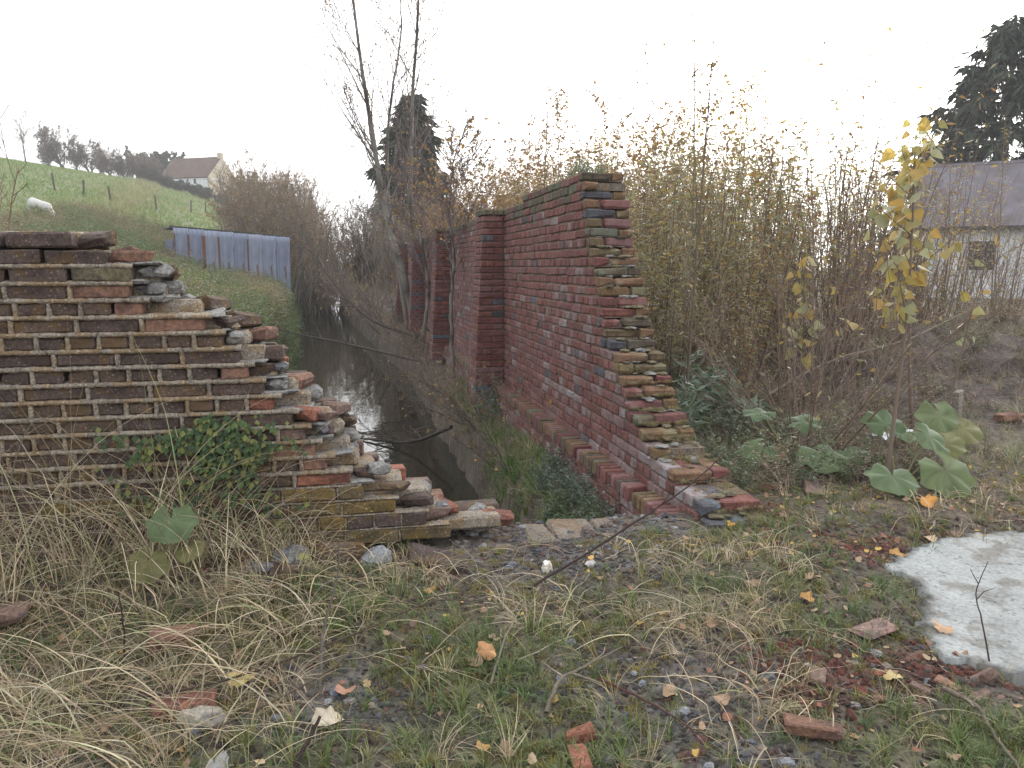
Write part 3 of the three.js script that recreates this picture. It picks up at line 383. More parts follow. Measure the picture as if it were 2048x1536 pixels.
// ---------------------------------------------------------------- trees
const Rt = rng(91);
{ // birches on the bank beyond the buttresses
  const PB = { seg: [14, 7, 4, 3], wig: [.05, .16, .28, .35], up: [0, .07, .05, -.05], kids: [15, 7, 5], from: [.3, .2, .2], ratio: [.34, .45, .45], ang: [.55, .6, .6], sides: [8, 5, 3, 3], max: 3, col: [[.38, .36, .33], [.17, .14, .14], [.15, .12, .12], [.14, .11, .11]], taper: .86, shape: .55, rmin: .0045, leafLv: 3, leafN: .16, leaf: leafer(.05, .04, GOLD, .6) };
  const stem = (name, label, pts, r, seed) => {
    const R = rng(seed), t = thing(name, label, 'tree', 'birches on the canal bank', pts[0]), T = new Geo(), G = new Geo(), L = new Geo();
    const cv = new THREE.CatmullRomCurve3(pts.map(p => V(p[0] - pts[0][0], p[1] - pts[0][1], p[2] - pts[0][2]))), n = 26, P = cv.getPoints(n), len = cv.getLength();
    T.tube(P.map(p => p.add(rv(R, .025))), P.map((_, k) => r * (1 - .78 * k / n)), 8, P.map(() => { const k = .8 + .3 * R(); return R() < .3 ? [.16, .14, .12] : [.42 * k, .39 * k, .34 * k]; }), 6);
    for (let k = 0; k < 20; k++) { const q = .3 + .7 * (k + R()) / 20, p = cv.getPoint(q), d = cv.getTangent(q), s = sideOf(d, R), a = .45 + .35 * R(); limb(G, R, p, d.multiplyScalar(Math.cos(a)).addScaledVector(s, Math.sin(a)), len * .3 * (1.2 - q) * (.6 + .8 * R()) + .4, r * .42 * (1.15 - q), PB, 1, L); }
    part('trunk', T.build(), M.wood, t); part('crown', G.build(), M.twig, t, 'stuff'); part('foliage', L.build(), M.leaf, t, 'stuff'); return t;
  };
  stem('birch_tree', 'birch with lichen-spotted trunk leaning out over the canal then rising', [[1.62, -.2, -18.5], [1.3, 1.3, -18.7], [.99, 2.5, -19], [.75, 4.4, -19.4], [.52, 6.2, -19.7], [.3, 8.6, -20.1]], .095, 5);
  stem('birch_tree', 'straight slim birch beside the leaning birch trunk on the bank', [[1.72, -.2, -18.2], [1.62, 1.4, -18.3], [1.55, 2.8, -18.5], [1.62, 4.6, -18.7], [1.85, 7.2, -19], [1.95, 9, -19.2]], .075, 6);
  stem('birch_tree', 'thin curved birch stem forking beside the spruce', [[1.5, -.25, -19.6], [1.25, 1.8, -19.8], [1.1, 3.4, -20], [1.25, 5.2, -20.2], [1.55, 7, -20.4], [1.5, 8.2, -20.6]], .055, 7);
  stem('birch_tree', 'grey young birch standing close to the second buttress', [[1.52, -.3, -11.4], [1.5, .6, -11.4], [1.56, 1.5, -11.5], [1.5, 2.1, -11.5], [1.62, 2.9, -11.6]], .032, 8);
  stem('birch_tree', 'short leaning birch stem rooted at the foot of the buttresses', [[1.55, -.25, -16.2], [1.66, .9, -16.1], [1.5, 1.9, -16.2], [1.35, 2.8, -16.3]], .045, 9);
  const lean = (label, pts, r, seed) => { const R = rng(seed), t = thing('leaning_branch', label, 'branch', 'branches over the canal', pts[0]), G = new Geo(), cv = new THREE.CatmullRomCurve3(pts.map(p => V(p[0] - pts[0][0], p[1] - pts[0][1], p[2] - pts[0][2]))), n = 14, P = cv.getPoints(n); G.tube(P, P.map((_, k) => r * (1 - .75 * k / n)), 5, [.14, .12, .1], 4); const S = new Geo(); for (let k = 0; k < 12; k++) { const q = .25 + .75 * R(); limb(S, R, cv.getPoint(q), cv.getTangent(q).add(rv(R, 1.4)).normalize(), .5 + .5 * R(), r * .3, { ...PB, col: [[.14, .11, .1]] }, 2, null); } part('limb', G.build(), M.wood, t); part('twigs', S.build(), M.twig, t, 'stuff'); };
  lean('dark bough reaching low across the canal from the birch foot', [[1.5, -.2, -16.8], [.6, .1, -17.6], [-.1, .75, -18.4], [-.6, 1.5, -19.2]], .05, 33);
  lean('thin dead bough lying over the water to the weedy bank', [[1.3, -.45, -14.5], [.2, -.25, -15.5], [-1, -.05, -16.4], [-1.7, .1, -17]], .03, 34);
  lean('forked dark bough trailing into the still water', [[1.25, -.7, -9.6], [.8, -1, -10.2], [.2, -1.08, -10.9], [-.3, -1.12, -11.3]], .028, 35);
}
function spruce(seed, h, w, f = 1) { // trunk plus tiers of drooping needle sprays
  const R = rng(seed), T = new Geo(), G = new Geo(); T.tube([V(0, -.2, 0), V(.03, h * .5, 0), V(0, h, 0)], [h * .022, h * .013, .01], 7, [.12, .09, .07], 4);
  for (let y = h * .06; y < h * .985; y += h * .016) {
    const t = y / h, len = w * Math.pow(1 - t, .75) * (.75 + .45 * R()) + .08, n = 7 + Math.floor(R() * 3), a0 = R() * 6.28;
    for (let k = 0; k < n; k++) {
      if (R() < .16) continue; const a = a0 + k / n * 6.283 + (R() - .5) * .5, l = len * (.6 + .5 * R()), d = V(Math.cos(a), .25 - .45 * (1 - t), Math.sin(a)).normalize(), p = V(0, y, 0); const P = [p.clone()]; for (let q = 1; q <= 4; q++) P.push(p.clone().addScaledVector(d, l * q / 4).add(V(0, -.1 * l * (q / 4) ** 2 + .12 * l * Math.max(0, q / 4 - .6), 0)));
      G.tube(P, [.014, .012, .009, .006, .004], 3, [.1, .08, .06]);
      const m = Math.max(6, Math.floor(l * 26)); for (let q = 0; q < m; q++) { const u = .15 + .85 * R(), f = Math.min(3, Math.floor(u * 4)), b = P[f].clone().lerp(P[f + 1], u * 4 - f), dd = d.clone().multiplyScalar(.5).add(rv(R, 1.3)).add(V(0, -.42, 0)).normalize(); G.leaf(b, dd, sideOf(dd, R), .26 * f * (.5 + .8 * R()), (.05 + .05 * R()) * f, jit([.045, .06, .04], R, .6), .3); }
    }
  }
  return { trunk: T.build(), crown: G.build() };
}
function tree(name, g, label, x, z, s = 1, ry = 0, group) { const t = thing(name, label, 'tree', group, [x, H(x, z) - .1, z], ry); t.scale.setScalar(s); part('trunk', g.trunk, M.wood, t); part('crown', g.crown, M.twig, t, 'stuff'); if (g.leaves) part('foliage', g.leaves, M.leaf, t, 'stuff'); return t; }
const sp = spruce(51, 11, 3.5, 1.5);
tree('spruce_tree', sp, 'dark green spruce with drooping boughs standing behind the slim birches', 4.0, -46.5, 1.0, .4);
tree('spruce_tree', spruce(52, 15.5, 8, 1.9), 'dark spruce towering behind the white house', 37.5, -40.5, 1.0, 2);
function bareTree(seed, h, o = {}) { const R = rng(seed), T = new Geo(), G = new Geo(), L = new Geo(); for (let q = 0; q < (o.stems ?? 1); q++) limb(G, R, V(0, 0, 0), o.stems ? V((R() - .5) * 1.5, 1, (R() - .5) * 1.5).normalize() : V(.03, 1, 0), h * .75, h * .016, { trunk: T, seg: [8, 6, 4, 3], wig: [.1, .22, .3, .35], up: [.02, .08, .06, .03], kids: [o.stems ? 7 : 15, o.stems ? 6 : 7, o.stems ? 4 : 5], from: [o.stems ? .05 : .15, .15, .2], ratio: [.55, .5, .5], ang: [.7, .7, .7], sides: [6, 4, 3, 3], max: 3, col: [[.2, .17, .14]], taper: .8, shape: .35, rmin: h * .0016, leafLv: o.leaf ? 3 : 9, leafN: o.n ?? 1, leaf: o.leaf }, 0, L); return { trunk: T.build(), crown: G.build(), leaves: L.n ? L.build() : null }; }
const bt = [bareTree(61, 7), bareTree(62, 7.5), bareTree(63, 6.5)], evergreen = [64, 65].map(s => bareTree(s, 6, { leaf: leafer(.3, .2, [[.075, .09, .06], [.1, .11, .07]], .2), n: 4.5, stems: 6 })), scrub = [66, 67].map(s => bareTree(s, 6, { leaf: leafer(.22, .1, [[.17, .13, .11], [.2, .16, .13], [.15, .12, .11]], .2), n: 1.6, stems: 6 }));
tree('bare_tree', bt[0], 'slender bare tree left of the spruce above the brown brush', -.9, -50, .95, 1);
tree('bare_tree', bt[1], 'bare twiggy tree rising from the brush beyond the metal shed', -4.5, -60, .8, 2);
tree('bare_tree', bt[2], 'small bare tree in the brush close behind the leaning birch', 1.0, -44, .85, 3);
tree('bare_tree', bt[1], 'low bare tree at the edge of the brush near the metal shed', -6.5, -64, .7, 4);
{ // trees and hedges on the crest of the hill
  tree('bare_tree', bt[0], 'pale bare tree standing alone on the hill crest', -41.5, -122, 1.0, 4);
  [[-37.5, -124, .95], [-34.6, -126, .85]].forEach(([x, z, s], k) => tree('hill_tree', scrub[k], k ? 'smaller of two dark brown scrub trees on the hill crest' : 'larger of two dark brown scrub trees on the hill crest', x, z, s, k));
  [[-33, -130], [-31.6, -132], [-30.2, -134], [-28.8, -136], [-38.8, -123], [-36, -125], [-33.8, -127.5], [-32.2, -131], [-30.8, -133], [-29.4, -135], [-28, -137], [-44.5, -118], [-50, -114]].forEach(([x, z], k) => tree('hill_tree', scrub[k % 2], k < 11 ? 'low brown scrub tree in the row along the hill crest' : 'low scrub far along the bare hill crest', x, z, k < 4 ? .68 : k < 11 ? .5 : .4, k * 1.7, k < 11 ? 'scrub row on the crest' : 'far low scrub'));
  [[-32.5, -152, .95], [-29.6, -154, .95], [-16.5, -152, .8]].forEach(([x, z, s], k) => tree('evergreen_tree', evergreen[k % 2], ['rounded dark evergreen tree on the hill beside bare scrub', 'rounded dark evergreen tree just behind the farmhouse roof', 'dark evergreen tree past the gable end of the farmhouse'][k], x, z, s, k));
  for (let k = 0; k < 13; k++) { const t = k / 12; tree('hedge_shrub', evergreen[k % 2], 'dark green shrub in the hedge below the white farmhouse', lerp(-30, -11, t) + Rt(), lerp(-134, -118, t) + Rt(), .27 + .1 * Rt(), k * 2.3, 'hedge below the farmhouse'); }
}
{ // brown brush closing the far end of the canal
  const R = rng(95);
  for (let k = 0; k < 74; k++) { const z = -27 - 34 * R(), side = R(); const x = side < .35 ? lerp(-4.5, -2.3, R()) * (-z / 42) : side < .6 ? lerp(-3, 1.5, R()) : lerp(1.6, 7, R()); if (side >= .35 && side < .6 && z > -41) continue; if (x < -1.1 && z > -37.5) continue; plant('brown_brush', brush[Math.floor(R() * 4)], x < -2 ? 'bare brown brush bush between metal shed and canal end' : x < 1.6 ? 'bare brown brush closing off the far end of the canal' : 'brown brush with rusty leaves beyond the last buttresses', 'shrub', x < -2 ? 'brush by the shed' : x < 1.6 ? 'brush at the canal end' : 'brush past the buttresses', x, z, (x < 1.6 ? 1.05 : .8) + .4 * R(), R() * 6.28); }
  for (let k = 0; k < 15; k++) { const z = -6.8 - k * .95 + (R() - .5) * .6; plant('bank_shrub', bankTwig[k % 3], 'tangled bare twigs hanging from the bank below the red wall', 'shrub', 'twig tangles on the canal bank', 1.36 + .1 * R(), z, .5 + .4 * R(), R() * 6.28); }
  for (let k = 0; k < 9; k++) { const z = -21 - k * 2; plant('bank_shrub', bankTwig[k % 3], 'tangled bare twigs crowding the far stretch of the canal bank', 'shrub', 'far twig tangles', 1.3 - .06 * (-z - 20) + .4 * R(), z, 1.3 + .6 * R(), R() * 6.28); }
}

// ---------------------------------------------------------------- buildings
const M_white = mat({ color: C(.82, .84, .88), map: tPlaster }), M_stone = mat({ color: C(.6, .52, .4), map: tPlaster }), M_roof = mat({ color: C(.15, .1, .085), map: tRoof, roughness: .9 }), M_glass = mat({ color: C(.05, .06, .07), roughness: .15 }), M_dark = mat({ color: C(.08, .075, .07) });
const bx = (w, h, d) => boxUV(new THREE.BoxGeometry(w, h, d));
function box(name, w, h, d, x, y, z, m, parent) { const b = part(name, bx(w, h, d), m, parent); b.position.set(x, y, z); return b; }
function prism(pts, depth) { const s = new THREE.Shape(pts.map(p => new THREE.Vector2(...p))), g = new THREE.ExtrudeGeometry(s, { depth, bevelEnabled: false }); g.translate(0, 0, -depth / 2); return boxUV(g.index ? g.toNonIndexed() : g); }
{ // farmhouse on the hill: long white front, stone gable end
  const px = -23.6, pz = -147, L = 9.4, D = 7.6, hw = 3.9, hr = 3.5;
  const F = thing('farmhouse', 'white farmhouse with dark tiled roof and beige stone gable on the hill', 'house', null, [px, H(px, pz) - 1.6, pz], -.5);
  box('front_wall', L, hw, .3, 0, hw / 2, D / 2 - .15, M_white, F); box('rear_wall', L, hw, .3, 0, hw / 2, -D / 2 + .15, M_white, F);
  for (const s of [-1, 1]) { const g = part('gable_wall', prism([[-D / 2, 0], [D / 2, 0], [D / 2, hw], [0, hw + hr], [-D / 2, hw]], .3), s > 0 ? M_stone : M_white, F); g.rotation.y = Math.PI / 2; g.position.x = s * (L / 2 + .16); }
  const roof = new THREE.Group(); roof.name = 'roof'; F.add(roof); const sl = Math.hypot(D / 2, hr) + .3, an = Math.atan2(hr, D / 2);
  for (const s of [-1, 1]) { const b = box('roof_slope', L + .2, .16, sl, 0, hw + hr / 2 + .02, s * (D / 4 + .05), M_roof, roof); b.rotation.x = s * an; }
  box('chimney', .7, 1.3, .8, L / 2 - .1, hw + hr + .1, 0, M_stone, roof);
  for (const [x, y, w, h] of [[-.6, 3.25, .45, .75], [2.3, 3.25, .45, .75], [.4, 1.95, .75, .42], [1.5, 1.95, .75, .42], [-1.8, 2.1, .7, .2], [.5, 1.0, .3, .6]]) { const f = box('window', w + .1, h + .1, .06, x, y, D / 2 + .03, M_white, F); box('pane', w, h, .04, 0, 0, .03, M_glass, f); }
  const dr = box('door', .06, 1.9, .7, L / 2 + .35, 1.9, -1.8, M_dark, F); box('window', .06, .5, .5, L / 2 + .35, 2.7, -1.1, M_dark, F); box('string_course', .12, .16, D - 1, L / 2 + .36, 3.6, 0, M_white, F);
  const A = new THREE.Group(); A.name = 'annex'; F.add(A); box('annex_wall', 4.5, 2.3, 4, L / 2 + 2.6, 1.6, -D / 2 - 1, M_stone, A); const ar = box('annex_roof', 4.8, .15, 4.6, L / 2 + 2.6, 3.1, -D / 2 - 1, M_roof, A); ar.rotation.x = .35;
}
{ // white house behind the thicket
  const Hs = thing('house', 'white rendered house with dark roof half hidden behind bare shrubs', 'house', null, [30.2, 0, -28.2], -.72);
  const L = 12, D = 7, hw = 3.0, hr = 2.6; box('front_wall', L, hw, .3, 0, hw / 2, D / 2 - .15, M_white, Hs); box('rear_wall', L, hw, .3, 0, hw / 2, -D / 2 + .15, M_white, Hs);
  for (const s of [-1, 1]) { const g = part('gable_wall', prism([[-D / 2, 0], [D / 2, 0], [D / 2, hw], [0, hw + hr], [-D / 2, hw]], .3), M_white, Hs); g.rotation.y = Math.PI / 2; g.position.x = s * (L / 2 + .16); }
  const roof = new THREE.Group(); roof.name = 'roof'; Hs.add(roof); const sl = Math.hypot(D / 2, hr) + .5, an = Math.atan2(hr, D / 2); const rm = mat({ color: C(.2, .19, .22), map: tRoof });
  for (const s of [-1, 1]) { const b = box('roof_slope', L + .7, .16, sl, 0, hw + hr / 2 - .05, s * (D / 4 + .1), rm, roof); b.rotation.x = s * an; }
  box('gutter', L + .7, .12, .12, 0, hw - .22, D / 2 + .4, M_dark, roof);
  for (const x of [-3.6, -.8, 2.4]) { const f = box('window', 1.1, 1.3, .08, x, 1.7, D / 2 + .03, M_white, Hs); box('pane', .94, 1.14, .04, 0, 0, .04, M_glass, f); }
  box('downpipe', .09, 2.8, .09, -1.9, 1.45, D / 2 + .08, M_white, Hs);
  const cable = (a, b, sag, l) => { const P = []; for (let k = 0; k <= 16; k++) { const t = k / 16, p = V(...a).lerp(V(...b), t); p.y -= sag * 4 * t * (1 - t); P.push(p); } const G = new Geo(); G.tube(P, P.map(() => .012), 4, [.1, .1, .1]); solo('overhead_cable', G.build(), M.twig, l, 'cable', 'cables by the white house'); };
  cable([13.5, 4.6, -26], [26, 7.2, -18], .25, 'upper thin cable strung past the dark spruce'); cable([13.5, 4.2, -26.2], [26, 6.5, -18.2], .25, 'lower thin cable strung past the dark spruce');
}
{ // corrugated metal shed in the meadow
  const a = V(-6.35, 0, -33), b = V(-2.15, 0, -34.6), L = a.distanceTo(b), yb = .45, yt = 2.78, ang = Math.atan2(-(b.z - a.z), b.x - a.x), fall = .3;
  const S = thing('metal_shed', 'blue-grey corrugated metal shed with rust-streaked seams in the meadow', 'shed', null, [a.x, yb, a.z], ang);
  const panel = (w) => { const G = new Geo(), n = Math.round(w / .038), h = yt - yb; for (let k = 0; k <= n; k++) { const x = w * k / n, z = .018 * Math.sin(k * 1.5708); for (const [y, dz, u] of [[0, 0, 0], [h - .25, 0, h - .25], [h - .06, -.03, h - .1], [h, -.14, h]]) G.v(x, y, z + dz, [1, 1, 1], x, u); } for (let k = 0; k < n; k++) for (let s = 0; s < 3; s++) { const q = k * 4 + s; G.i.push(q, q + 4, q + 1, q + 1, q + 4, q + 5); } return G.build(); };
  const ms = [[.3, .345, .46], [.27, .31, .43], [.33, .37, .48]].map(c => mat({ color: C(...c), map: tMetal, roughness: .55, metalness: .25 })), mr = mat({ color: C(.3, .15, .1), map: tRust });
  const n = 8, w = L / n, pg = panel(w - .015); for (let k = 0; k < n; k++) { const p = part('panel', pg, ms[k % 3], S); p.position.set(k * w, -fall * (k + .5) / n, .012 * (k % 2)); p.rotation.z = -.02; }
  for (const [k, ww] of [[.12, .07], [1, .11], [2, .2], [3, .1], [5, .06]]) box('rusty_seam', ww * .6, yt - yb - .3, .03, k * w, (yt - yb) / 2 - .1 - fall * k / n, .035, mr, S);
  box('roof', L + .1, .06, 1.5, L / 2, yt - yb - .02 - fall / 2, -.9, mat({ color: C(.16, .17, .2), map: tMetal, roughness: .6 }), S).rotation.z = -fall / L; box('roof_edge', L + .14, .06, .05, L / 2, yt - yb + .01 - fall / 2, -.12, M_dark, S).rotation.z = -fall / L;
  for (const x of [.02, L - .02]) box('end_wall', .04, yt - yb - .45, 1.4, x, (yt - yb) / 2 - .25, -.88, ms[1], S); box('rear_wall', L, yt - yb - .45, .04, L / 2, (yt - yb) / 2 - .25, -1.6, ms[1], S);
  box('side_hatch', .2, .9, .9, -.1, .95, -.8, M_dark, S);
}
{ // field fence on the hillside
  const posts = [[-21.5, -57], [-18.7, -59.6], [-17.5, -61.8], [-16.1, -62.8], [-14.2, -68.2], [-13.2, -77.5], [-12.8, -82.9], [-12.3, -87.2], [-11.7, -92.2], [-11.1, -96.8]], R = rng(15), pg = chamferBox(.11, 1.25, .11, .01, .015, R), pm = mat({ color: C(.2, .17, .14), map: tBark });
  const F = thing('field_fence', 'wire fence on weathered wooden posts along the hillside meadow', 'fence'); const pts = posts.map(([x, z]) => V(x, H(x, z), z));
  pts.forEach(p => { const o = part('post', pg, pm, F); o.position.set(p.x, p.y + .5, p.z); o.rotation.set((R() - .5) * .12, R(), (R() - .5) * .3); });
  for (const h of [.45, .95]) { const G = new Geo(); G.tube(pts.map(p => V(p.x, p.y + h, p.z)), pts.map(() => .006), 3, [.2, .19, .18]); part('wire', G.build(), M.twig, F); }
}
{ // grazing sheep
  const N = 44, mc = new MarchingCubes(N, new THREE.MeshBasicMaterial(), false, false, 60000), caps = [[-.36, .62, 0, .3, .58, 0, .17, .18], [-.36, .6, 0, -.2, .55, 0, .19, .19], [.1, .56, 0, .34, .56, 0, .18, .16], [.36, .6, 0, .56, .42, 0, .1, .08], [.56, .42, 0, .64, .34, 0, .075, .07], [.64, .34, 0, .74, .17, 0, .065, .042], [.62, .42, .03, .6, .41, .13, .02, .018], [.62, .42, -.03, .6, .41, -.13, .02, .018], [-.5, .66, 0, -.55, .5, 0, .03, .025]];
  for (const s of [-1, 1]) caps.push([-.4, .5, s * .1, -.42, .3, s * .1, .09, .04], [-.42, .3, s * .1, -.36, .03, s * .1, .035, .032], [.3, .46, s * .09, .31, .26, s * .09, .07, .035], [.31, .26, s * .09, .3, .03, s * .09, .033, .03]);
  const sd = (p, c) => { const ax = c[0], ay = c[1], az = c[2], dx = c[3] - ax, dy = c[4] - ay, dz = c[5] - az, t = clamp(((p[0] - ax) * dx + (p[1] - ay) * dy + (p[2] - az) * dz) / (dx * dx + dy * dy + dz * dz)); return Math.hypot(p[0] - ax - dx * t, p[1] - ay - dy * t, p[2] - az - dz * t) - lerp(c[6], c[7], t); };
  const hf = N / 2, sc = .85; for (let k = 0; k < N; k++) for (let j = 0; j < N; j++) for (let i = 0; i < N; i++) { const p = [(i - hf) / hf * sc + .08, (j - hf) / hf * sc + .45, (k - hf) / hf * sc]; let d = 0; for (const c of caps) d += Math.exp(-sd(p, c) / .02); mc.field[i + j * N + k * N * N] = Math.log(d) * .02; }
  mc.isolation = 0; mc.update(); const P = mc.positionArray.slice(0, mc.count * 3); for (let k = 0; k < P.length; k += 3) { P[k] = P[k] * sc + .08; P[k + 1] = P[k + 1] * sc + .45; P[k + 2] *= sc; }
  let g = new THREE.BufferGeometry(); g.setAttribute('position', new THREE.BufferAttribute(P, 3)); g = mergeVertices(g, 1e-3); g.computeVertexNormals(); boxUV(g);
  const x = -12.5, z = -37.6, s = thing('sheep', 'white sheep grazing with lowered head on the green hillside', 'sheep', null, [x, H(x, z) + .12, z], -.3); s.rotation.z = -.26; s.scale.setScalar(.98);
  part('body', g, mat({ color: C(.82, .8, .78), map: tPlaster, bumpMap: tBrickBump, bumpScale: .02 }), s);
}

// ---------------------------------------------------------------- ground cover
const D4 = new THREE.Object3D();
function scatter(name, geo, m, items, label, category) { // items: [x, y, z, ry, scale, colour, tiltx, tiltz, sy]
  const I = sh(new THREE.InstancedMesh(geo, m, items.length)), c = new THREE.Color();
  items.forEach((t, k) => { D4.position.set(t[0], t[1], t[2]); D4.rotation.set(t[6] ?? 0, t[3], t[7] ?? 0); D4.scale.set(t[4], t[4] * (t[8] ?? 1), t[4]); D4.updateMatrix(); I.setMatrixAt(k, D4.matrix); I.setColorAt(k, c.setRGB(...t[5])); });
  I.name = numbered(name); scene.add(I); return tag(I, label, category, null, 'stuff');
}
function tuft(seed, n, h, w, bend, spread, fan = 6.283) { // blades of grass from one root
  const R = rng(seed), G = new Geo();
  for (let k = 0; k < n; k++) { const a = R() * fan, l = h * (.4 + .8 * R()), b = bend * (.3 + R()), p = V(Math.cos(a) * spread * R(), 0, Math.sin(a) * spread * R()), o = V(Math.cos(a), 0, Math.sin(a)), P = [], m = 5; for (let q = 0; q <= m; q++) { const t = q / m; P.push(p.clone().addScaledVector(o, l * b * t * t * .8).add(V(0, l * (t - b * .45 * t * t), 0))); } const tw = R() * 3; G.ribbon(P, P.map((_, q) => w * (.7 + .5 * R()) * (1 - (q / m) ** 2) + .0002), jit([1, 1, 1], R, .45), V(Math.cos(a + 1.57 + tw * .2), 0, Math.sin(a + 1.57 + tw * .2))); }
  return G.build();
}
const inView = (x, z) => { const d = -z, a = Math.atan2(x, d) - .2067; return Math.abs(a) < .8 && z < -1.25; };
const GT = [0, 1, 2, 3].map(k => tuft(600 + k, 13, .1, .0019, .9, .022)), DT = [0, 1, 2, 3].map(k => tuft(620 + k, 12, .17, .0013, 1.5, .07, 2.4)), MT = [0, 1].map(k => tuft(640 + k, 46, .022, .0012, .8, .03));
{
  const R = rng(101), gi = [[], [], [], []], di = [[], [], [], []], mi = [[], []];
  for (let k = 0; k < 76000; k++) {
    const x = -2.9 + 7.6 * R(), z = -1.25 - 2.75 * R(); if (!inView(x, z)) continue; if (z < -3.38 && x < .5) continue; if (z < -3.45 && x < 1.95) continue; if (Math.abs(x - 2.7) < .75 && Math.abs(z + 2.6) < .45 && slabIn(x, z)) continue;
    const g = zone(GREEN, x, z), d = zone(DRY, x, z), m = zone(MOSS, x, z), gv = zone(GRAVEL, x, z), y = H(x, z) - .004, r = R();
    if (r < .33) { if (R() < (g * .62 + .05) * (1 - gv * .8)) gi[k % 4].push([x, y, z, R() * 6.28, .4 + .6 * R(), jit(pick([[.14, .2, .055], [.18, .22, .07], [.12, .17, .07], [.25, .25, .1]], R), R, .3), (R() - .5) * .4, (R() - .5) * .4]); }
    else if (r < .66) { if (R() < (d * d * .3 + .02) * (1 - gv * .85)) di[k % 4].push([x, y, z, R() * 6.28, .35 + .6 * R(), jit(pick([[.5, .4, .25], [.42, .32, .18], [.55, .46, .31], [.32, .25, .15]], R), R, .3), (R() - .5) * 1.1, (R() - .5) * 1.1]); }
    else if (R() < m * .8 + .05) mi[k % 2].push([x, y, z, R() * 6.28, .7 + .8 * R(), jit(pick([[.24, .22, .05], [.3, .24, .06], [.2, .2, .05]], R), R, .3)]);
  }
  gi.forEach((l, k) => scatter('green_grass', GT[k], M.grass, l, 'short green grass sprouting between rubble', 'grass')); di.forEach((l, k) => scatter('dry_grass', DT[k], M.straw, l, 'matted straw-coloured dead grass on the ground', 'grass')); mi.forEach((l, k) => scatter('moss', MT[k], M.grass, l, 'yellowish moss cushions on the ground', 'moss'));
}
function slabIn(x, z) { const P = [[2.61, -3.15], [2.9, -3.2], [3.3, -3.2], [3.3, -2.05], [2.19, -2.1], [1.97, -2.25], [2.1, -2.45], [2.2, -2.6], [2.32, -2.78], [2.3, -2.95]]; let c = false; for (let i = 0, j = P.length - 1; i < P.length; j = i++) if ((P[i][1] > z) !== (P[j][1] > z) && x < (P[j][0] - P[i][0]) * (z - P[i][1]) / (P[j][1] - P[i][1]) + P[i][0]) c = !c; return c; }
{ // broken concrete slab
  const P = [[2.61, -3.15], [2.9, -3.2], [3.7, -3.22], [3.8, -2.0], [2.19, -2.1], [1.97, -2.25], [2.1, -2.45], [2.2, -2.6], [2.32, -2.78], [2.3, -2.95]], R = rng(111), Q = [];
  P.forEach((p, i) => { const q = P[(i + 1) % P.length], n = Math.ceil(Math.hypot(q[0] - p[0], q[1] - p[1]) / .05); for (let k = 0; k < n; k++) Q.push([lerp(p[0], q[0], k / n) + (R() - .5) * .05, lerp(p[1], q[1], k / n) + (R() - .5) * .05]); });
  const G = new Geo(), inside = []; const st = .035; const idx = new Map(); // sheet with pitted relief, thick at its rim
  const pin = (x, z) => { let c = false; for (let i = 0, j = Q.length - 1; i < Q.length; j = i++) if ((Q[i][1] > z) !== (Q[j][1] > z) && x < (Q[j][0] - Q[i][0]) * (z - Q[i][1]) / (Q[j][1] - Q[i][1]) + Q[i][0]) c = !c; return c; };
  const vy = (x, z) => -.05 - .06 * ss(-3.2, -1.8, z) + .012 * (fbm(x * 9, z * 9, 4, 0, 77) - .5) + .03 * (fbm(x * 2.5, z * 2.5, 3, 0, 78) - .4);
  for (let i = 0; i < 60; i++) for (let j = 0; j < 40; j++) { const x = 1.9 + i * st, z = -3.3 + j * st; if (!pin(x + st / 2, z + st / 2)) continue; const id = (a, b, low) => { const k = a + ',' + b + low; if (!idx.has(k)) { const xx = 1.9 + a * st + (hash2(a, b, 3) - .5) * .02, zz = -3.3 + b * st + (hash2(a, b, 4) - .5) * .02; idx.set(k, G.v(xx, low ? -.25 : vy(xx, zz), zz, [1, 1, 1], xx, zz)); } return idx.get(k); }; G.i.push(id(i, j, 0), id(i, j + 1, 0), id(i + 1, j, 0), id(i + 1, j, 0), id(i, j + 1, 0), id(i + 1, j + 1, 0)); const edge = (a, b, c, d) => G.i.push(id(a, b, 0), id(a, b, 1), id(c, d, 0), id(c, d, 0), id(a, b, 1), id(c, d, 1)); if (!pin(x - st / 2, z + st / 2)) edge(i, j, i, j + 1); if (!pin(x + st * 1.5, z + st / 2)) edge(i + 1, j, i + 1, j + 1); if (!pin(x + st / 2, z - st / 2)) edge(i, j, i + 1, j); if (!pin(x + st / 2, z + st * 1.5)) edge(i, j + 1, i + 1, j + 1); }
  solo('concrete_slab', G.build(), M.concrete, 'pale grey broken concrete slab set in the ground with pitted surface', 'slab', null, 'thing');
}
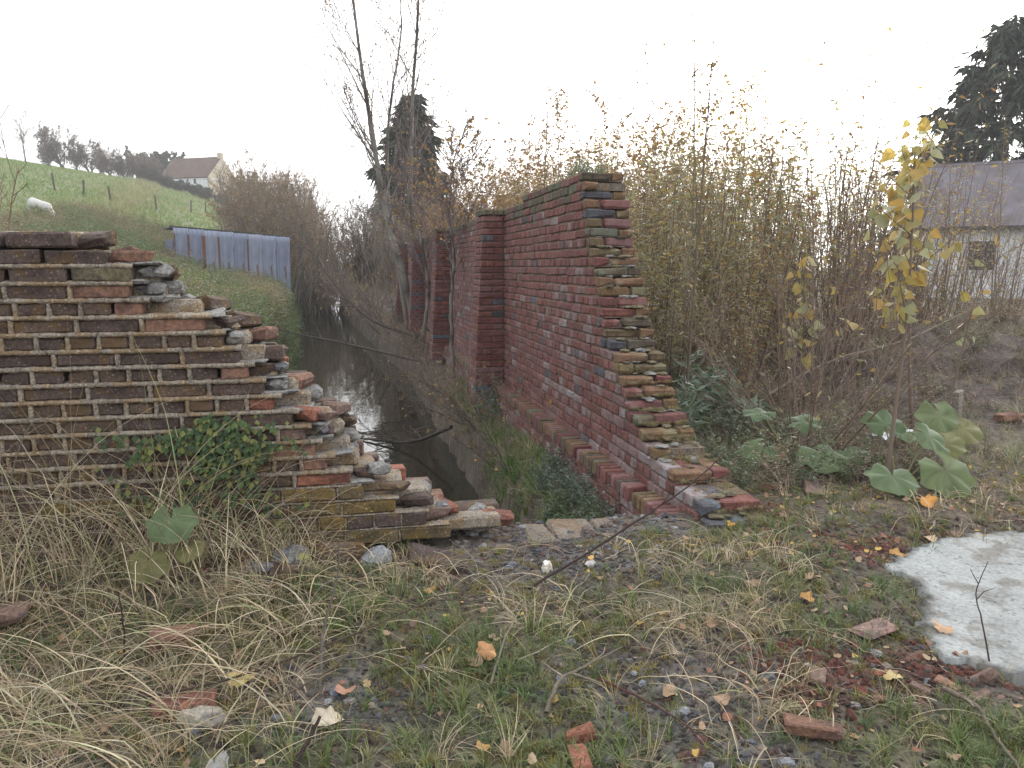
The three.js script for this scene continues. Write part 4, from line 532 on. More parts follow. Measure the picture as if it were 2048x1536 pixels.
{ // tall dead grass against the dark wall and matted stalks around it
  const R = rng(121), G = new Geo(), B = new Geo(), straw = [[.5, .4, .26], [.42, .33, .2], [.56, .48, .33], [.34, .26, .17], [.45, .4, .28], [.26, .2, .14], [.28, .29, .14]];
  const stalk = (g, x, z, len, lean, az, w, bendy) => { const P = [], d = V(Math.cos(az) * lean, 1, Math.sin(az) * lean).normalize(), p = V(x, H(x, z) - .01, z), n = 9; P.push(p.clone()); for (let k = 0; k < n; k++) { d.add(V(Math.cos(az) * bendy * .05 + (R() - .5) * .1, -.05 * bendy * (k / n) * 2, Math.sin(az) * bendy * .05 + (R() - .5) * .1)).normalize(); p.addScaledVector(d, len / n); const gy = H(p.x, p.z) + .012 + .05 * R(); if (p.y < gy) p.y = gy; if (p.z < -3.36 && p.x < .3) p.z = -3.36 + .03 * R(); P.push(p.clone()); } const c = jit(pick(straw, R), R, .3); if (R() < .6) g.tube(P, P.map((_, k) => w * (1 - .7 * k / n)), 3, c); else { g.ribbon(P, P.map((_, k) => w * 1.9 * (1 - .8 * k / n)), c, V(Math.cos(az + 1.57), .2, Math.sin(az + 1.57)).normalize()); } return P; };
  for (let k = 0; k < 620; k++) { const t = R(), x = lerp(-2.1, -.15, Math.pow(R(), .8)), z = -3.32 + .55 * R() * R(); stalk(G, x, z, (.28 + .6 * R()) * (x > -.5 ? .6 : 1), .1 + .7 * R(), R() * 6.28, .0011 + .0009 * R(), 1 + 2.2 * R()); }
  for (let k = 0; k < 800; k++) { const x = lerp(-1.9, -.1, R()), z = -2.9 + 1.1 * R() - .1; if (!inView(x, z)) continue; if (zone(DRY, x, z) < .2 + .4 * R()) continue; stalk(G, x, z, .2 + .35 * R(), .6 + 1.4 * R(), R() < .6 ? 2.4 + R() * 1.6 : R() * 6.28, .0011 + .0008 * R(), 2 + 3 * R()); }
  for (let k = 0; k < 3400; k++) { const x = lerp(-.4, 3.4, R()), z = -3.6 + 2.2 * R(); if (!inView(x, z) || slabIn(x, z) || zone(DRY, x, z) < .14 + .6 * R()) continue; if (z < -3.4 && x < 2) continue; stalk(B, x, z, .1 + .26 * R(), .9 + 1.9 * R(), R() * 6.28, .0009 + .0007 * R(), 2 + 3 * R()); }
  for (let k = 0; k < 90; k++) { const x = lerp(-2, -.45, R()), z = -3.3 + .3 * R(); stalk(G, x, z, .6 + .5 * R(), .05 + .4 * R(), R() * 6.28, .0012 + .0007 * R(), .3 + 1.6 * R()); }
  solo('tall_dead_grass', G.build(), M.straw, 'tall tangle of dead straw grass leaning against the dark brick wall', 'grass', null, 'stuff'); solo('flattened_dead_grass', B.build(), M.straw, 'flattened dead grass stalks lying over the bare ground', 'grass', null, 'stuff');
}
{ // gravel, litter, twigs
  const R = rng(131), gs = [0, 1, 2].map(() => lump(1, R, .5, 1, [1.2, .7, 1])), gi = [[], [], []], li = [[], []], ti = [], ri = [];
  for (let k = 0; k < 42000; k++) { const x = -1.8 + 5.4 * R(), z = -1.25 - 2.48 * R(); if (!inView(x, z) || (slabIn(x, z) && R() < .9) || (z < -3.36 && x < .45)) continue; const g = zone(GRAVEL, x, z), y = H(x, z); if (R() < .22 && z > -3.36) { const s = .004 + .011 * R() * R(); gi[k % 3].push([x, y + s * .1, z, R() * 6.28, s, jit(pick([[.2, .15, .12], [.15, .11, .09], [.26, .2, .16]], R), R, .4), R(), R()]); } if (R() < g * .75 + .04 || (z < -3.42 && x < 1.65 && R() < .5)) { const s = .0035 + .008 * R() ** 3 + (R() < .03 ? .008 : 0); gi[k % 3].push([x, y + s * .2, z, R() * 6.28, s, jit(pick([[.3, .3, .32], [.22, .22, .24], [.4, .38, .37], [.3, .24, .2], [.16, .15, .15], [.36, .2, .16]], R), R, .4), (R() - .5) * .8, (R() - .5) * .8]); } }
  const curl = s => { const Q = rng(s), G = new Geo(), o = [[0, 0], [.12, .28], [.35, .42], [.5, .3], [.7, .34], [1, 0], [.7, -.34], [.5, -.3], [.35, -.42], [.12, -.28]]; G.v(.45, .1, 0, [1, 1, 1]); for (const [t, w] of o) G.v(t + .06 * Q(), .25 * (w * w + (t - .5) ** 2) + .14 * Q(), w + .08 * Q(), [1, 1, 1]); for (let k = 0; k < 10; k++) G.i.push(0, 1 + k, 1 + (k + 1) % 10); return G.build(); };
  const lg = [curl(1), curl(2)], LC = [[.3, .19, .12], [.38, .25, .14], [.2, .13, .1], [.42, .3, .2], [.26, .12, .08], [.5, .33, .1]];
  for (let k = 0; k < 4200; k++) { const x = -1.9 + 6.4 * R(), z = -1.3 - 3.6 * R(); if (!inView(x, z) || (z < -3.36 && x < 2.0)) continue; if (R() > .35 + .55 * ss(1, 2.2, x) + .25 * ss(-.2, -1, x)) continue; li[k % 2].push([x, H(x, z) + .006, z, R() * 6.28, .012 + .024 * R(), jit(pick(LC, R), R, .4), (R() - .5) * 1.2, (R() - .5) * 1.2]); }
  const tw = new Geo(); tw.tube([V(-.5, 0, 0), V(-.2, .02, .03), V(.1, 0, -.02), V(.5, .03, .04)], [.012, .011, .009, .005], 4, [1, 1, 1]); const tg = tw.build();
  for (let k = 0; k < 1500; k++) { const x = -1.8 + 7 * R(), z = -1.3 - 4.4 * R(); if (!inView(x, z) || (z < -3.36 && x < 2.0) || (slabIn(x, z) && R() < .8)) continue; ti.push([x, H(x, z) + .01, z, R() * 6.28, .08 + .22 * R() * R(), jit(pick([[.2, .15, .12], [.32, .26, .2], [.14, .1, .08], [.4, .34, .26]], R), R, .3), (R() - .5) * .3, (R() - .5) * .35, .5]); }
  for (let k = 0; k < 1600; k++) { const a = [[1.85, -2.2, .35, .16], [1.5, -2.2, .2, .2], [2.4, -3.15, .5, .2], [2, -3.6, .25, .2], [-.1, -3.2, .4, .15]][k % 5], x = a[0] + (R() + R() - 1) * a[2] * 1.4, z = a[1] + (R() + R() - 1) * a[3] * 1.4; if (slabIn(x, z) || (z < -3.34 && x < .4)) continue; ri.push([x, H(x, z) + .003, z, R() * 6.28, .006 + .014 * R() * R(), jit(pick([[.4, .14, .1], [.3, .12, .09], [.36, .2, .15], [.22, .12, .1]], R), R, .4), R(), R()]); }
  gi.forEach((l, k) => scatter('gravel', gs[k], M.stone, l, 'grey gravel chips pressed into bare soil', 'gravel')); li.forEach((l, k) => scatter('leaf_litter', lg[k], mat({ side: THREE.DoubleSide, vertexColors: true }), l, 'small curled brown dead leaves strewn on the ground', 'leaf litter')); scatter('twig_litter', tg, M.twig, ti, 'short broken twigs strewn on the ground', 'twigs'); scatter('brick_rubble', gs[0], M.stone, ri, 'small red crumbs of broken brick', 'rubble');
}
{ // weeds of the meadow bank, tussocks of the hill, undergrowth by the thicket
  const R = rng(141), wg = [0, 1, 2].map(k => { const Q = rng(660 + k), G = new Geo(); for (let s = 0; s < 9; s++) { const a = Q() * 6.28, l = .3 + .35 * Q(), P = [V(.1 * (Q() - .5), 0, .1 * (Q() - .5))]; for (let q = 0; q < 4; q++) P.push(P[q].clone().add(V(Math.cos(a) * .06 * (q + 1) * Q(), l / 4, Math.sin(a) * .06 * (q + 1) * Q()))); G.tube(P, [.004, .0035, .003, .002, .001], 3, [.9, .75, .6]); for (let q = 0; q < 10; q++) { const u = .2 + .8 * Q(), f = Math.min(3, Math.floor(u * 4)), p = P[f].clone().lerp(P[f + 1], u * 4 - f), d = V(Q() - .5, .15, Q() - .5).normalize(); G.leaf(p, d, sideOf(d, Q), .07 * (.6 + .7 * Q()), .032, jit([1, 1, 1], Q, .6), .4); } } return G.build(); });
  const wi = [[], [], []], hi = [[], []], ui = [[], [], []], fi = [[], []];
  for (let k = 0; k < 15000; k++) { const z = -5.5 - 42 * Math.pow(R(), 1.6), xl = xLeft(z), x = xl - .12 - (7 + .1 * -z) * R() ** 1.5; const n = fbm(x * .8, z * .5, 3, 0, 33); if (n < .33) continue; const gr = n > .52 && x < xl - .4; const c = gr ? pick([[.27, .24, .13], [.32, .25, .14], [.22, .22, .1]], R) : pick([[.14, .22, .06], [.18, .25, .08], [.2, .22, .08]], R); wi[k % 3].push([x, H(x, z) - .02, z, R() * 6.28, (.45 + .6 * R()) * (1 + .3 * ss(-8, -25, z)) * (x > xl - .5 ? .7 : 1), jit(c, R, .4)]); }
  for (let k = 0; k < 26000; k++) { const d = 12 + 130 * R() ** 1.4, a = -.42 + .36 * R(), x = Math.sin(a) * d, z = -Math.cos(a) * d; if (x > -3 || (Math.abs(x - .3324 * z) < .75 && z < -30 && z > -38.4)) continue; const n = fbm(x * .25, z * .25, 3, 0, 37), band = Math.exp(-(((x + .19 * -z + 3.2) / 2.2) ** 2)); hi[k % 2].push([x, H(x, z) - .02, z, R() * 6.28, (.7 + 1.1 * R()) * (1 + d * .016) * (1 + band), jit(R() < band * .7 ? [.36, .32, .18] : n > .5 ? [.2, .3, .08] : [.27, .32, .12], R, .4)]); }
  for (let k = 0; k < 4200; k++) { const z = -4.0 - 11 * R() ** 1.3, x = 2.15 + (1.6 + .85 * -z * .75) * R(); const w = ss(.35, .6, fbm(x * .7, z * .7, 3, 0, 39)); const path = Math.exp(-(((x - 4.6) / 1.3) ** 2) - (((z + 4.9) / .7) ** 2)); const md = Math.exp(-(((x - 6.8) / 2) ** 2) - (((z + 6.6) / 1.6) ** 2)); if (R() < path * 1.3 || R() < md || R() > .12 + w) continue; if (z > -4.6 && x > 3.4) continue; const near = x < 3.4; ui[k % 3].push([x, H(x, z) - .02, z, R() * 6.28, .18 + .45 * R() * R(), jit(near && R() < .6 ? pick([[.17, .22, .11], [.14, .2, .08], [.22, .26, .16]], R) : pick([[.3, .23, .15], [.26, .19, .13], [.22, .2, .1]], R), R, .4)]); }
  for (let k = 0; k < 3600; k++) { const z = -4 - 16 * R() ** 1.5, x = 2.1 + (2.5 + .8 * -z) * R(); fi[k % 2].push([x, H(x, z) - .01, z, R() * 6.28, .6 + .9 * R(), jit(pick([[.34, .27, .18], [.28, .22, .15], [.2, .22, .1]], R), R, .4), (R() - .5) * .9, (R() - .5) * .9]); }
  wi.forEach((l, k) => scatter('bank_weeds', wg[k], M.leaf, l, 'green and browning weeds covering the meadow bank of the canal', 'weeds')); hi.forEach((l, k) => scatter('meadow_grass', GT[k], M.grass, l, 'tussocky green grass of the hillside meadow', 'grass')); ui.forEach((l, k) => scatter('thicket_undergrowth', wg[k], M.leaf, l, 'low weeds and seedlings around the thicket', 'weeds')); fi.forEach((l, k) => scatter('thicket_dead_grass', DT[k], M.straw, l, 'thin dead grass on the earth around the thicket', 'grass'));
  // grass strip between wall foot and canal, growth on the wall tops
  const si = [[], []], ti = [[], []], vi = [];
  for (let k = 0; k < 1500; k++) { const z = -4.3 - 6.5 * R(), x = 1.33 + .24 * R(); const g = Math.exp(-(((z + 6) / 1.3) ** 2)) + .35; if (R() > g) continue; si[k % 2].push([x, H(x, z) - .005, z, R() * 6.28, .8 + 1.1 * R(), jit(R() < .3 ? [.4, .34, .2] : pick([[.13, .22, .05], [.17, .25, .06]], R), R, .3), 0, .35]); }
  for (let k = 0; k < 60; k++) { const z = -4.4 - 1.3 * R(), x = 1.36 + .2 * R(); vi.push([x, H(x, z), z, R() * 6.28, .25 + .25 * R(), jit([.15, .21, .14], R, .4)]); }
  for (let k = 0; k < 26; k++) { const z = -8.1 - .5 * R(), x = 1.42 + .22 * R(); vi.push([x, H(x, z), z, R() * 6.28, .3 + .3 * R(), jit([.17, .22, .13], R, .4)]); }
  for (let k = 0; k < 900; k++) { const z = -5.75 - 15 * R(), x = 1.72 + .28 * R(); ti[k % 2].push([x, (z > -7.5 ? 1.93 : 1.862) - .006, z, R() * 6.28, .5 + .9 * R(), jit(pick([[.2, .22, .08], [.24, .22, .1], [.3, .26, .15]], R), R, .3), 0, 0]); }
  for (const [y, za, zb] of [[.064, -3.5, -3.62], [.13, -3.62, -3.9], [.2, -3.95, -4.15], [.27, -4.2, -4.36], [.335, -4.38, -4.48], [.4, -4.48, -4.58], [.47, -4.58, -4.66], [.54, -4.66, -4.76], [.61, -4.74, -4.84]]) for (let k = 0; k < 26; k++) ti[k % 2].push([1.72 + .29 * R(), y - .012, lerp(za, zb, R()), R() * 6.28, .35 + .6 * R(), jit(pick([[.26, .23, .09], [.22, .2, .08], [.34, .28, .16]], R), R, .3), 0, 0]);
  for (let k = 0; k < 26; k++) vi.push([1.76 + .2 * R(), 1.915, -5.8 - .7 * R(), R() * 6.28, .14 + .16 * R(), jit([.2, .25, .15], R, .3)]);
  const rt = [[], []]; for (let k = 0; k < 900; k++) { const z = -4.2 - 15 * R() ** 1.3, x = xRight(z) + .1 + .22 * R(); rt[k % 2].push([x, H(x, z) + .01, z, 2.2 + 1.6 * R(), .5 + 1.1 * R(), jit(pick([[.26, .2, .15], [.34, .27, .2], [.18, .14, .11]], R), R, .3), 0, 1.1 + .7 * R()]); }
  rt.forEach((l, k) => scatter('bank_dead_grass', DT[k], M.straw, l, 'dead stems and roots hanging down the clay canal bank', 'grass'));
  si.forEach((l, k) => scatter('verge_grass', GT[k], M.grass, l, 'bright grass strip at the foot of the red wall', 'grass')); ti.forEach((l, k) => scatter('wall_top_moss', MT[k], M.grass, l, 'moss along the top of the red wall', 'moss')); scatter('wall_weeds', wg[1], M.leaf, vi, 'small grey-green weeds at the foot and top of the red wall', 'weeds');
}

// ---------------------------------------------------------------- single things near the camera
const Rn = rng(151);
{ // loose bricks and stones
  const B = (x, z, m, l, s = 1, o = {}) => { const g = solo('loose_brick', chamferBox((o.w ?? .2) * s, (o.h ?? .058) * s, (o.d ?? .1) * s, .01 * s, .018 * s, Rn), m, l, 'brick', o.group, 'thing'); g.position.set(x, H(x, z) + (o.up ?? .018), z); g.rotation.set((Rn() - .5) * (o.t ?? .5), o.ry ?? Rn() * 3.1, (Rn() - .5) * (o.t ?? .5)); return g; };
  B(-.05, -3.28, LB[4], 'large brown brick lying at the foot of the dark wall', 1.05, { ry: .1, h: .08 }); B(.36, -3.24, LB[3], 'dark flat slab of brickwork lying before the broken wall end', 1.2, { ry: -.15, w: .22, d: .13, h: .05 }); B(-.22, -3.06, LB[4], 'brown brick standing on edge in the grass before the dark wall', .9, { ry: .7, t: 1.2, h: .07 });
  B(1.86, -3.66, brickMat([.4, .23, .15]), 'chipped orange-brown brick lying at the foot of the broken brick steps', .95, { ry: .5, t: .25, h: .075 }); B(1.86, -2.42, brickMat([.45, .29, .24]), 'flat pinkish brick lying beside the concrete slab', .85, { h: .03, ry: .3, t: .15 }); B(1.31, -1.94, brickMat([.3, .16, .11]), 'mossy red-brown brick tipped beneath a grass tuft', .8, { ry: -.6, t: 1 });
  B(.6, -1.94, RAW[0], 'small red brick fragment in the gravel', .5, { t: .3 }); B(.63, -2.04, RAW[0], 'rough red brick chunk beside smaller red fragment in gravel', .42, { h: .09, t: .8 }); B(-.5, -2.36, RAW[0], 'bright red brick half buried in dead grass', .85, { h: .05, ry: .1, t: .2, up: .008 }); B(-1.15, -2.9, RAW[2], 'purplish brown brick sunk in the tall dead grass', 1, { t: .6, up: .04 }); B(-.6, -2.74, RAW[1], 'weathered brown brick tilted up in the dead grass', .8, { t: .9, h: .08 }); B(-.43, -3.2, LB[2], 'rust-brown brick leaning in stalks by the dark wall', .9, { t: 1.2, up: .05 });
  B(2.37, -4.05, RAW[1], 'red-brown brick among leaves beside the broken steps', .85, { up: .01 }); B(2.55, -3.92, RAW[2], 'brown brick under the big green leaves', .85, { up: .01 }); B(5.15, -5.3, RAW[1], 'orange brick lying on the bare path by the earth heap', 1.1, { ry: .2, t: .2 });
  for (const [x, z] of [[1.9, -2.1], [1.52, -2.12], [1.49, -2.2], [1.7, -2.18], [1.78, -2.08], [2.05, -2.12], [1.62, -2.05], [1.95, -2.02]]) B(x, z, pick(RAW, Rn), 'red brick fragment in the rubble strip beside the concrete slab', .28 + .2 * Rn(), { group: 'brick fragments by the slab', t: 1, up: .006 });
  const st = (x, z, r, c, l, sq = [1.3, .7, 1], group) => { const g = solo('stone', lump(r, Rn, .35, 2, sq), mat({ color: C(...c), map: tBrick, bumpMap: tBrickBump, bumpScale: .006 }), l, 'stone', group, 'thing'); g.position.set(x, H(x, z) + r * .25, z); g.rotation.set((Rn() - .5) * .4, Rn() * 6, (Rn() - .5) * .4); };
  st(-.24, -3.22, .07, [.34, .35, .37], 'lumpy grey mortar chunk in the grass by the dark wall'); st(.1, -3.2, .06, [.36, .37, .4], 'pale grey mortar chunk beside the fallen brown brick'); st(-.36, -3.12, .045, [.3, .31, .34], 'long grey stone below the lumpy mortar chunk', [1.9, .6, .8]); st(-.44, -2.3, .045, [.5, .45, .37], 'smooth tan cobble lying against the red brick', [1.6, .7, 1]);
  st(.81, -3.14, .03, [1.2, 1.1, .95], 'cream white stone standing on the grey gravel', [1, 1.2, .7]); st(1.0, -3.13, .02, [1.1, 1.0, .85], 'small flat cream stone beside the larger cream one', [1.6, .6, 1]);
  for (let k = 0; k < 60; k++) { const a = pick(GRAVEL, Rn), x = a[0] + (Rn() + Rn() - 1) * a[2] * 1.3, z = a[1] + (Rn() + Rn() - 1) * a[3] * 1.3; if (z < -3.38 || slabIn(x, z) || !inView(x, z)) continue; const c = pick([[.34, .35, .38], [.26, .26, .29], [.42, .4, .38], [.32, .26, .22]], Rn); st(x, z, .009 + .01 * Rn(), c, c[0] > .4 ? 'pale pebble lying in the gravel patch' : c[2] < .25 ? 'brownish pebble lying in the gravel patch' : 'blue-grey pebble lying in the gravel patch', undefined, 'pebbles in the gravel patches'); }
  for (let k = 0; k < 44; k++) { const x = .46 + 1.15 * Rn(), z = -3.42 - .26 * Rn(); st(x, z, .008 + .02 * Rn() * Rn(), pick([[.45, .45, .44], [.36, .36, .37], [.34, .26, .2]], Rn), 'small mortar lump on the flat wall remains', [1.3, .6, 1], 'mortar crumbs on the wall footing'); }
  const lt = solo('plastic_sheet', (() => { const G = new Geo(), n = 9; for (let i = 0; i <= n; i++) for (let j = 0; j <= 5; j++) G.v((i / n - .5) * .26 + .02 * Rn(), .05 * Math.sin(i * 1.3) * Math.sin(j * 1.1) + .03 * Rn() + .02, (j / 5 - .5) * .13 + .02 * Rn(), [1, 1, 1]); for (let i = 0; i < n; i++) for (let j = 0; j < 5; j++) { const a = i * 6 + j; G.i.push(a, a + 1, a + 6, a + 1, a + 7, a + 6); } return G.build(); })(), mat({ color: C(.85, .87, .9), roughness: .5, side: THREE.DoubleSide }), 'crumpled white plastic scrap lying by the big green leaves', 'litter'); lt.position.set(3.78, H(3.78, -4.9) + .02, -4.9);
  const wd = solo('wooden_stake', chamferBox(.07, .26, .05, .008, .02, Rn), mat({ color: C(.5, .45, .38), map: tBark }), 'short pale broken wooden stake standing in the earth heap', 'stake'); wd.position.set(4.67, H(4.67, -5.3) + .15, -5.3); wd.rotation.set(.1, .4, .12);
}
{ // fallen leaves large enough to pick out
  const lobed = k => { const Q = rng(900 + k), G = new Geo(), n = 22, c = [1, 1, 1]; G.v(0, .1, 0, c); for (let i = 0; i < n; i++) { const a = i / n * 6.283, r = .4 + .13 * Math.pow(Math.abs(Math.sin(a * 2.5 + .6)), 1.6) * (.5 + .8 * Q()) + .12 * Q(), dk = .55 + .6 * Q(); G.v(Math.cos(a) * r * 1.25, .5 * r * r + .2 * (Q() - .5) + .16 * Math.sin(a * 2 + k), Math.sin(a) * r * .9, [dk, dk * .95, dk * .9]); } for (let i = 0; i < n; i++) G.i.push(0, 1 + i, 1 + (i + 1) % n); G.tube([V(-.45, .03, 0), V(-.8, .06, .05), V(-1.05, .12, .02)], [.015, .012, .01], 3, c); return G.build(); };
  const lg = [0, 1, 2].map(lobed), put = (x, z, s, c, l, group, o = {}) => { const m = solo('fallen_leaf', lg[Math.floor(Rn() * 3)], mat({ color: C(...c.map(v => v * .85)), roughness: .8, side: THREE.DoubleSide, vertexColors: true, map: tBark }), l, 'leaf', group, 'thing'); m.position.set(x, H(x, z) + (o.up ?? .02), z); m.scale.setScalar(s); m.rotation.set(o.rx ?? (Rn() - .5) * .6, Rn() * 6.28, (Rn() - .5) * .6); };
  put(-.08, -2.22, .075, [.75, .66, .52], 'large bleached cream leaf on the gravel'); put(-.03, -2.36, .055, [.6, .32, .22], 'reddish brown leaf beside the bleached cream leaf'); put(.43, -2.47, .055, [.75, .42, .2], 'orange-brown leaf propped on a straw in green grass', null, { up: .05, rx: 1 }); put(-.35, -2.48, .07, [.8, .65, .25], 'mustard yellow leaf among dead stalks'); put(-.17, -3.0, .05, [.36, .36, .13], 'yellow-green leaf hanging by the upright brown brick', null, { up: .1 }); put(1.82, -3.45, .045, [.8, .42, .07], 'bright orange leaf near the chipped brick');
  put(1.72, -2.13, .045, [.75, .6, .28], 'pale yellow leaf on the red rubble strip'); put(2.12, -2.4, .06, [.75, .5, .32], 'tan leaf on the edge of the concrete slab', null, { up: .04 }); put(2.98, -3.54, .08, [.85, .42, .1], 'orange leaf below the drooping big green leaf'); put(2.73, -3.2, .06, [.75, .58, .4], 'tan leaf at the far rim of the slab'); put(-.37, -2.07, .07, [.42, .42, .42], 'grey withered leaf at the edge of the dead grass');
  for (let k = 0; k < 46; k++) { const x = .2 + 3.2 * Rn(), z = -1.6 - 2.4 * Rn(); if (!inView(x, z) || (z < -3.38 && x < 2)) continue; put(x, z, .03 + .025 * Rn(), pick([[.42, .28, .18], [.5, .34, .22], [.33, .21, .15], [.62, .36, .12]], Rn), 'curled brown leaf lying on the rough ground', 'brown leaves on the ground'); }
}
{ // sticks and trailing stems
  const S = (name, pts, r, c, l, forks = []) => { const G = new Geo(), v = pts.map(([x, h, z]) => V(x, H(x, z) + h, z)), cv = new THREE.CatmullRomCurve3(v), n = 16, P = cv.getPoints(n).map(p => p.add(rv(Rn, r * .7))); G.tube(P, P.map((_, k) => r * (1 - .6 * k / n)), 6, P.map(() => jit(c, Rn, .3)), 5); for (const [t, dx, dy, dz] of forks) { const p = cv.getPoint(t), e = V(dx, dy, dz); G.tube([p, p.clone().addScaledVector(e, .5).add(rv(Rn, .02)), p.clone().add(e)], [r * .6, r * .45, r * .25], 5, jit(c, Rn, .3)); } solo(name, G.build(), M.wood, l, 'stick', null, 'thing'); };
  const dk = [.13, .085, .075], gy = [.34, .29, .24], pl = [.5, .42, .32];
  S('stick', [[.67, .05, -2.87], [1.1, .16, -3.05], [1.5, .32, -3.2], [1.68, .42, -3.28]], .006, dk, 'long thin dark stick slanting up in front of the wall footing', [[.5, .05, .08, 0]]);
  S('stick', [[-.11, .0, -2.4], [-.1, .1, -2.55], [-.05, .22, -2.66], [-.04, .33, -2.68]], .007, gy, 'grey stalk standing upright in the green grass'); S('stick', [[-.2, -.02, -1.95], [-.15, .05, -2.03], [-.1, .12, -2.1]], .012, dk, 'thick dark broken stem jutting up by the bleached leaf');
  S('stick', [[.56, .01, -2.17], [.63, .05, -2.27], [.72, .06, -2.32], [.86, .09, -2.34]], .008, pl, 'forked pale twig lying on the gravel', [[.4, -.06, .03, -.06], [.5, .09, -.02, .05]]); S('stick', [[1.79, .06, -1.99], [1.83, .05, -1.9], [1.8, .03, -1.8], [1.74, .04, -1.62]], .008, pl, 'curved pale stick lying in the grass below the slab', [[.2, -.08, .05, .12]]);
  S('stick', [[2.12, 0, -2.15], [2.2, .14, -2.3], [2.28, .2, -2.42], [2.34, .3, -2.44]], .0035, dk, 'thin dark twig rising from the edge of the concrete slab', [[.55, .06, .05, .02], [.75, -.04, .06, 0]]); S('stick', [[-.81, .03, -2.39], [-.39, .05, -2.42], [.02, .05, -2.6], [.3, .09, -2.72], [.52, .06, -2.74]], .0045, [.24, .17, .13], 'long thin bramble runner arching over the dead grass'); S('stick', [[-.4, .04, -2.2], [-.05, .05, -2.45], [.12, .07, -2.72], [.42, .08, -2.8]], .004, [.3, .22, .17], 'second thin runner lying beside the bramble runner');
  S('stick', [[.77, .02, -2.3], [.9, .03, -2.1], [.95, .03, -1.95], [.85, .03, -1.78]], .004, [.3, .14, .12], 'thin reddish twig lying across the gravel'); S('stick', [[.42, .02, -2.34], [.5, .05, -2.52], [.62, .06, -2.74]], .0045, [.6, .52, .42], 'white dry straw stem lying in the green grass'); S('stick', [[-.74, -.02, -2.64], [-.73, .1, -2.65], [-.74, .24, -2.66]], .0045, dk, 'short black dead stem standing in the dead grass');
  S('stick', [[3.3, .1, -6.0], [4.2, .38, -6.3], [5.2, .42, -6.6], [6.2, .5, -6.8]], .011, pl, 'long pale bough lying across the earth heap'); S('stick', [[3.6, .05, -5.1], [4.0, .16, -5.0], [4.5, .28, -5.2]], .008, gy, 'grey stick leaning on the earth heap beside the stake');
  S('stem', [[-1.35, .1, -3.3], [-1.15, .62, -3.28], [-.95, .42, -3.26], [-.83, .1, -3.25]], .0035, pl, 'long bent dead stem arching over the dark wall face'); S('stem', [[-.55, .95, -3.55], [-.45, 1.08, -3.5], [-.25, 1.13, -3.5]], .003, pl, 'thin bare stem curving out over the broken wall top');
}
{ // ivy on the dark wall
  const I = thing('ivy', 'dense green ivy patch clinging to the face of the dark brick wall', 'ivy', null, [-.62, .4, -3.37]), R = rng(161), G = new Geo(), W = new Geo();
  for (let k = 0; k < 1500; k++) { const u = (R() + R() - 1), v = (R() + R() - 1), x = u * .42 + .05, y = .16 + v * .17 - .1 * u - (R() < .4 ? .32 * R() : 0); if (y > .24 + .05 * Math.sin(x * 9) || fbm(x * 11, y * 11, 3, 0, 66) < .42) continue; const d = V((R() - .5) * 1.4, -.7 - .3 * R(), .35 + .5 * R()).normalize(), s = V(1, (R() - .5) * .5, (R() - .5) * .5), l = .014 + .017 * R(); s.addScaledVector(d, -s.dot(d)).normalize(); G.leaf(V(x, y, .008 + .03 * R()), d, s, l, l * .95, jit(pick([[.07, .14, .045], [.1, .18, .05], [.05, .1, .04], [.26, .28, .07]], R), R, .4), .2); }
  for (let k = 0; k < 14; k++) { const x = (R() - .5) * .6, P = [V(x, -.35 + .2 * R(), .01)]; for (let q = 0; q < 6; q++) P.push(P[q].clone().add(V((R() - .5) * .08, .07, (R() - .5) * .006))); W.tube(P, P.map((_, q) => .003 * (1 - q / 8)), 4, [.14, .1, .08]); }
  part('foliage', G.build(), M.leaf, I, 'stuff'); part('stems', W.build(), M.twig, I, 'stuff');
}
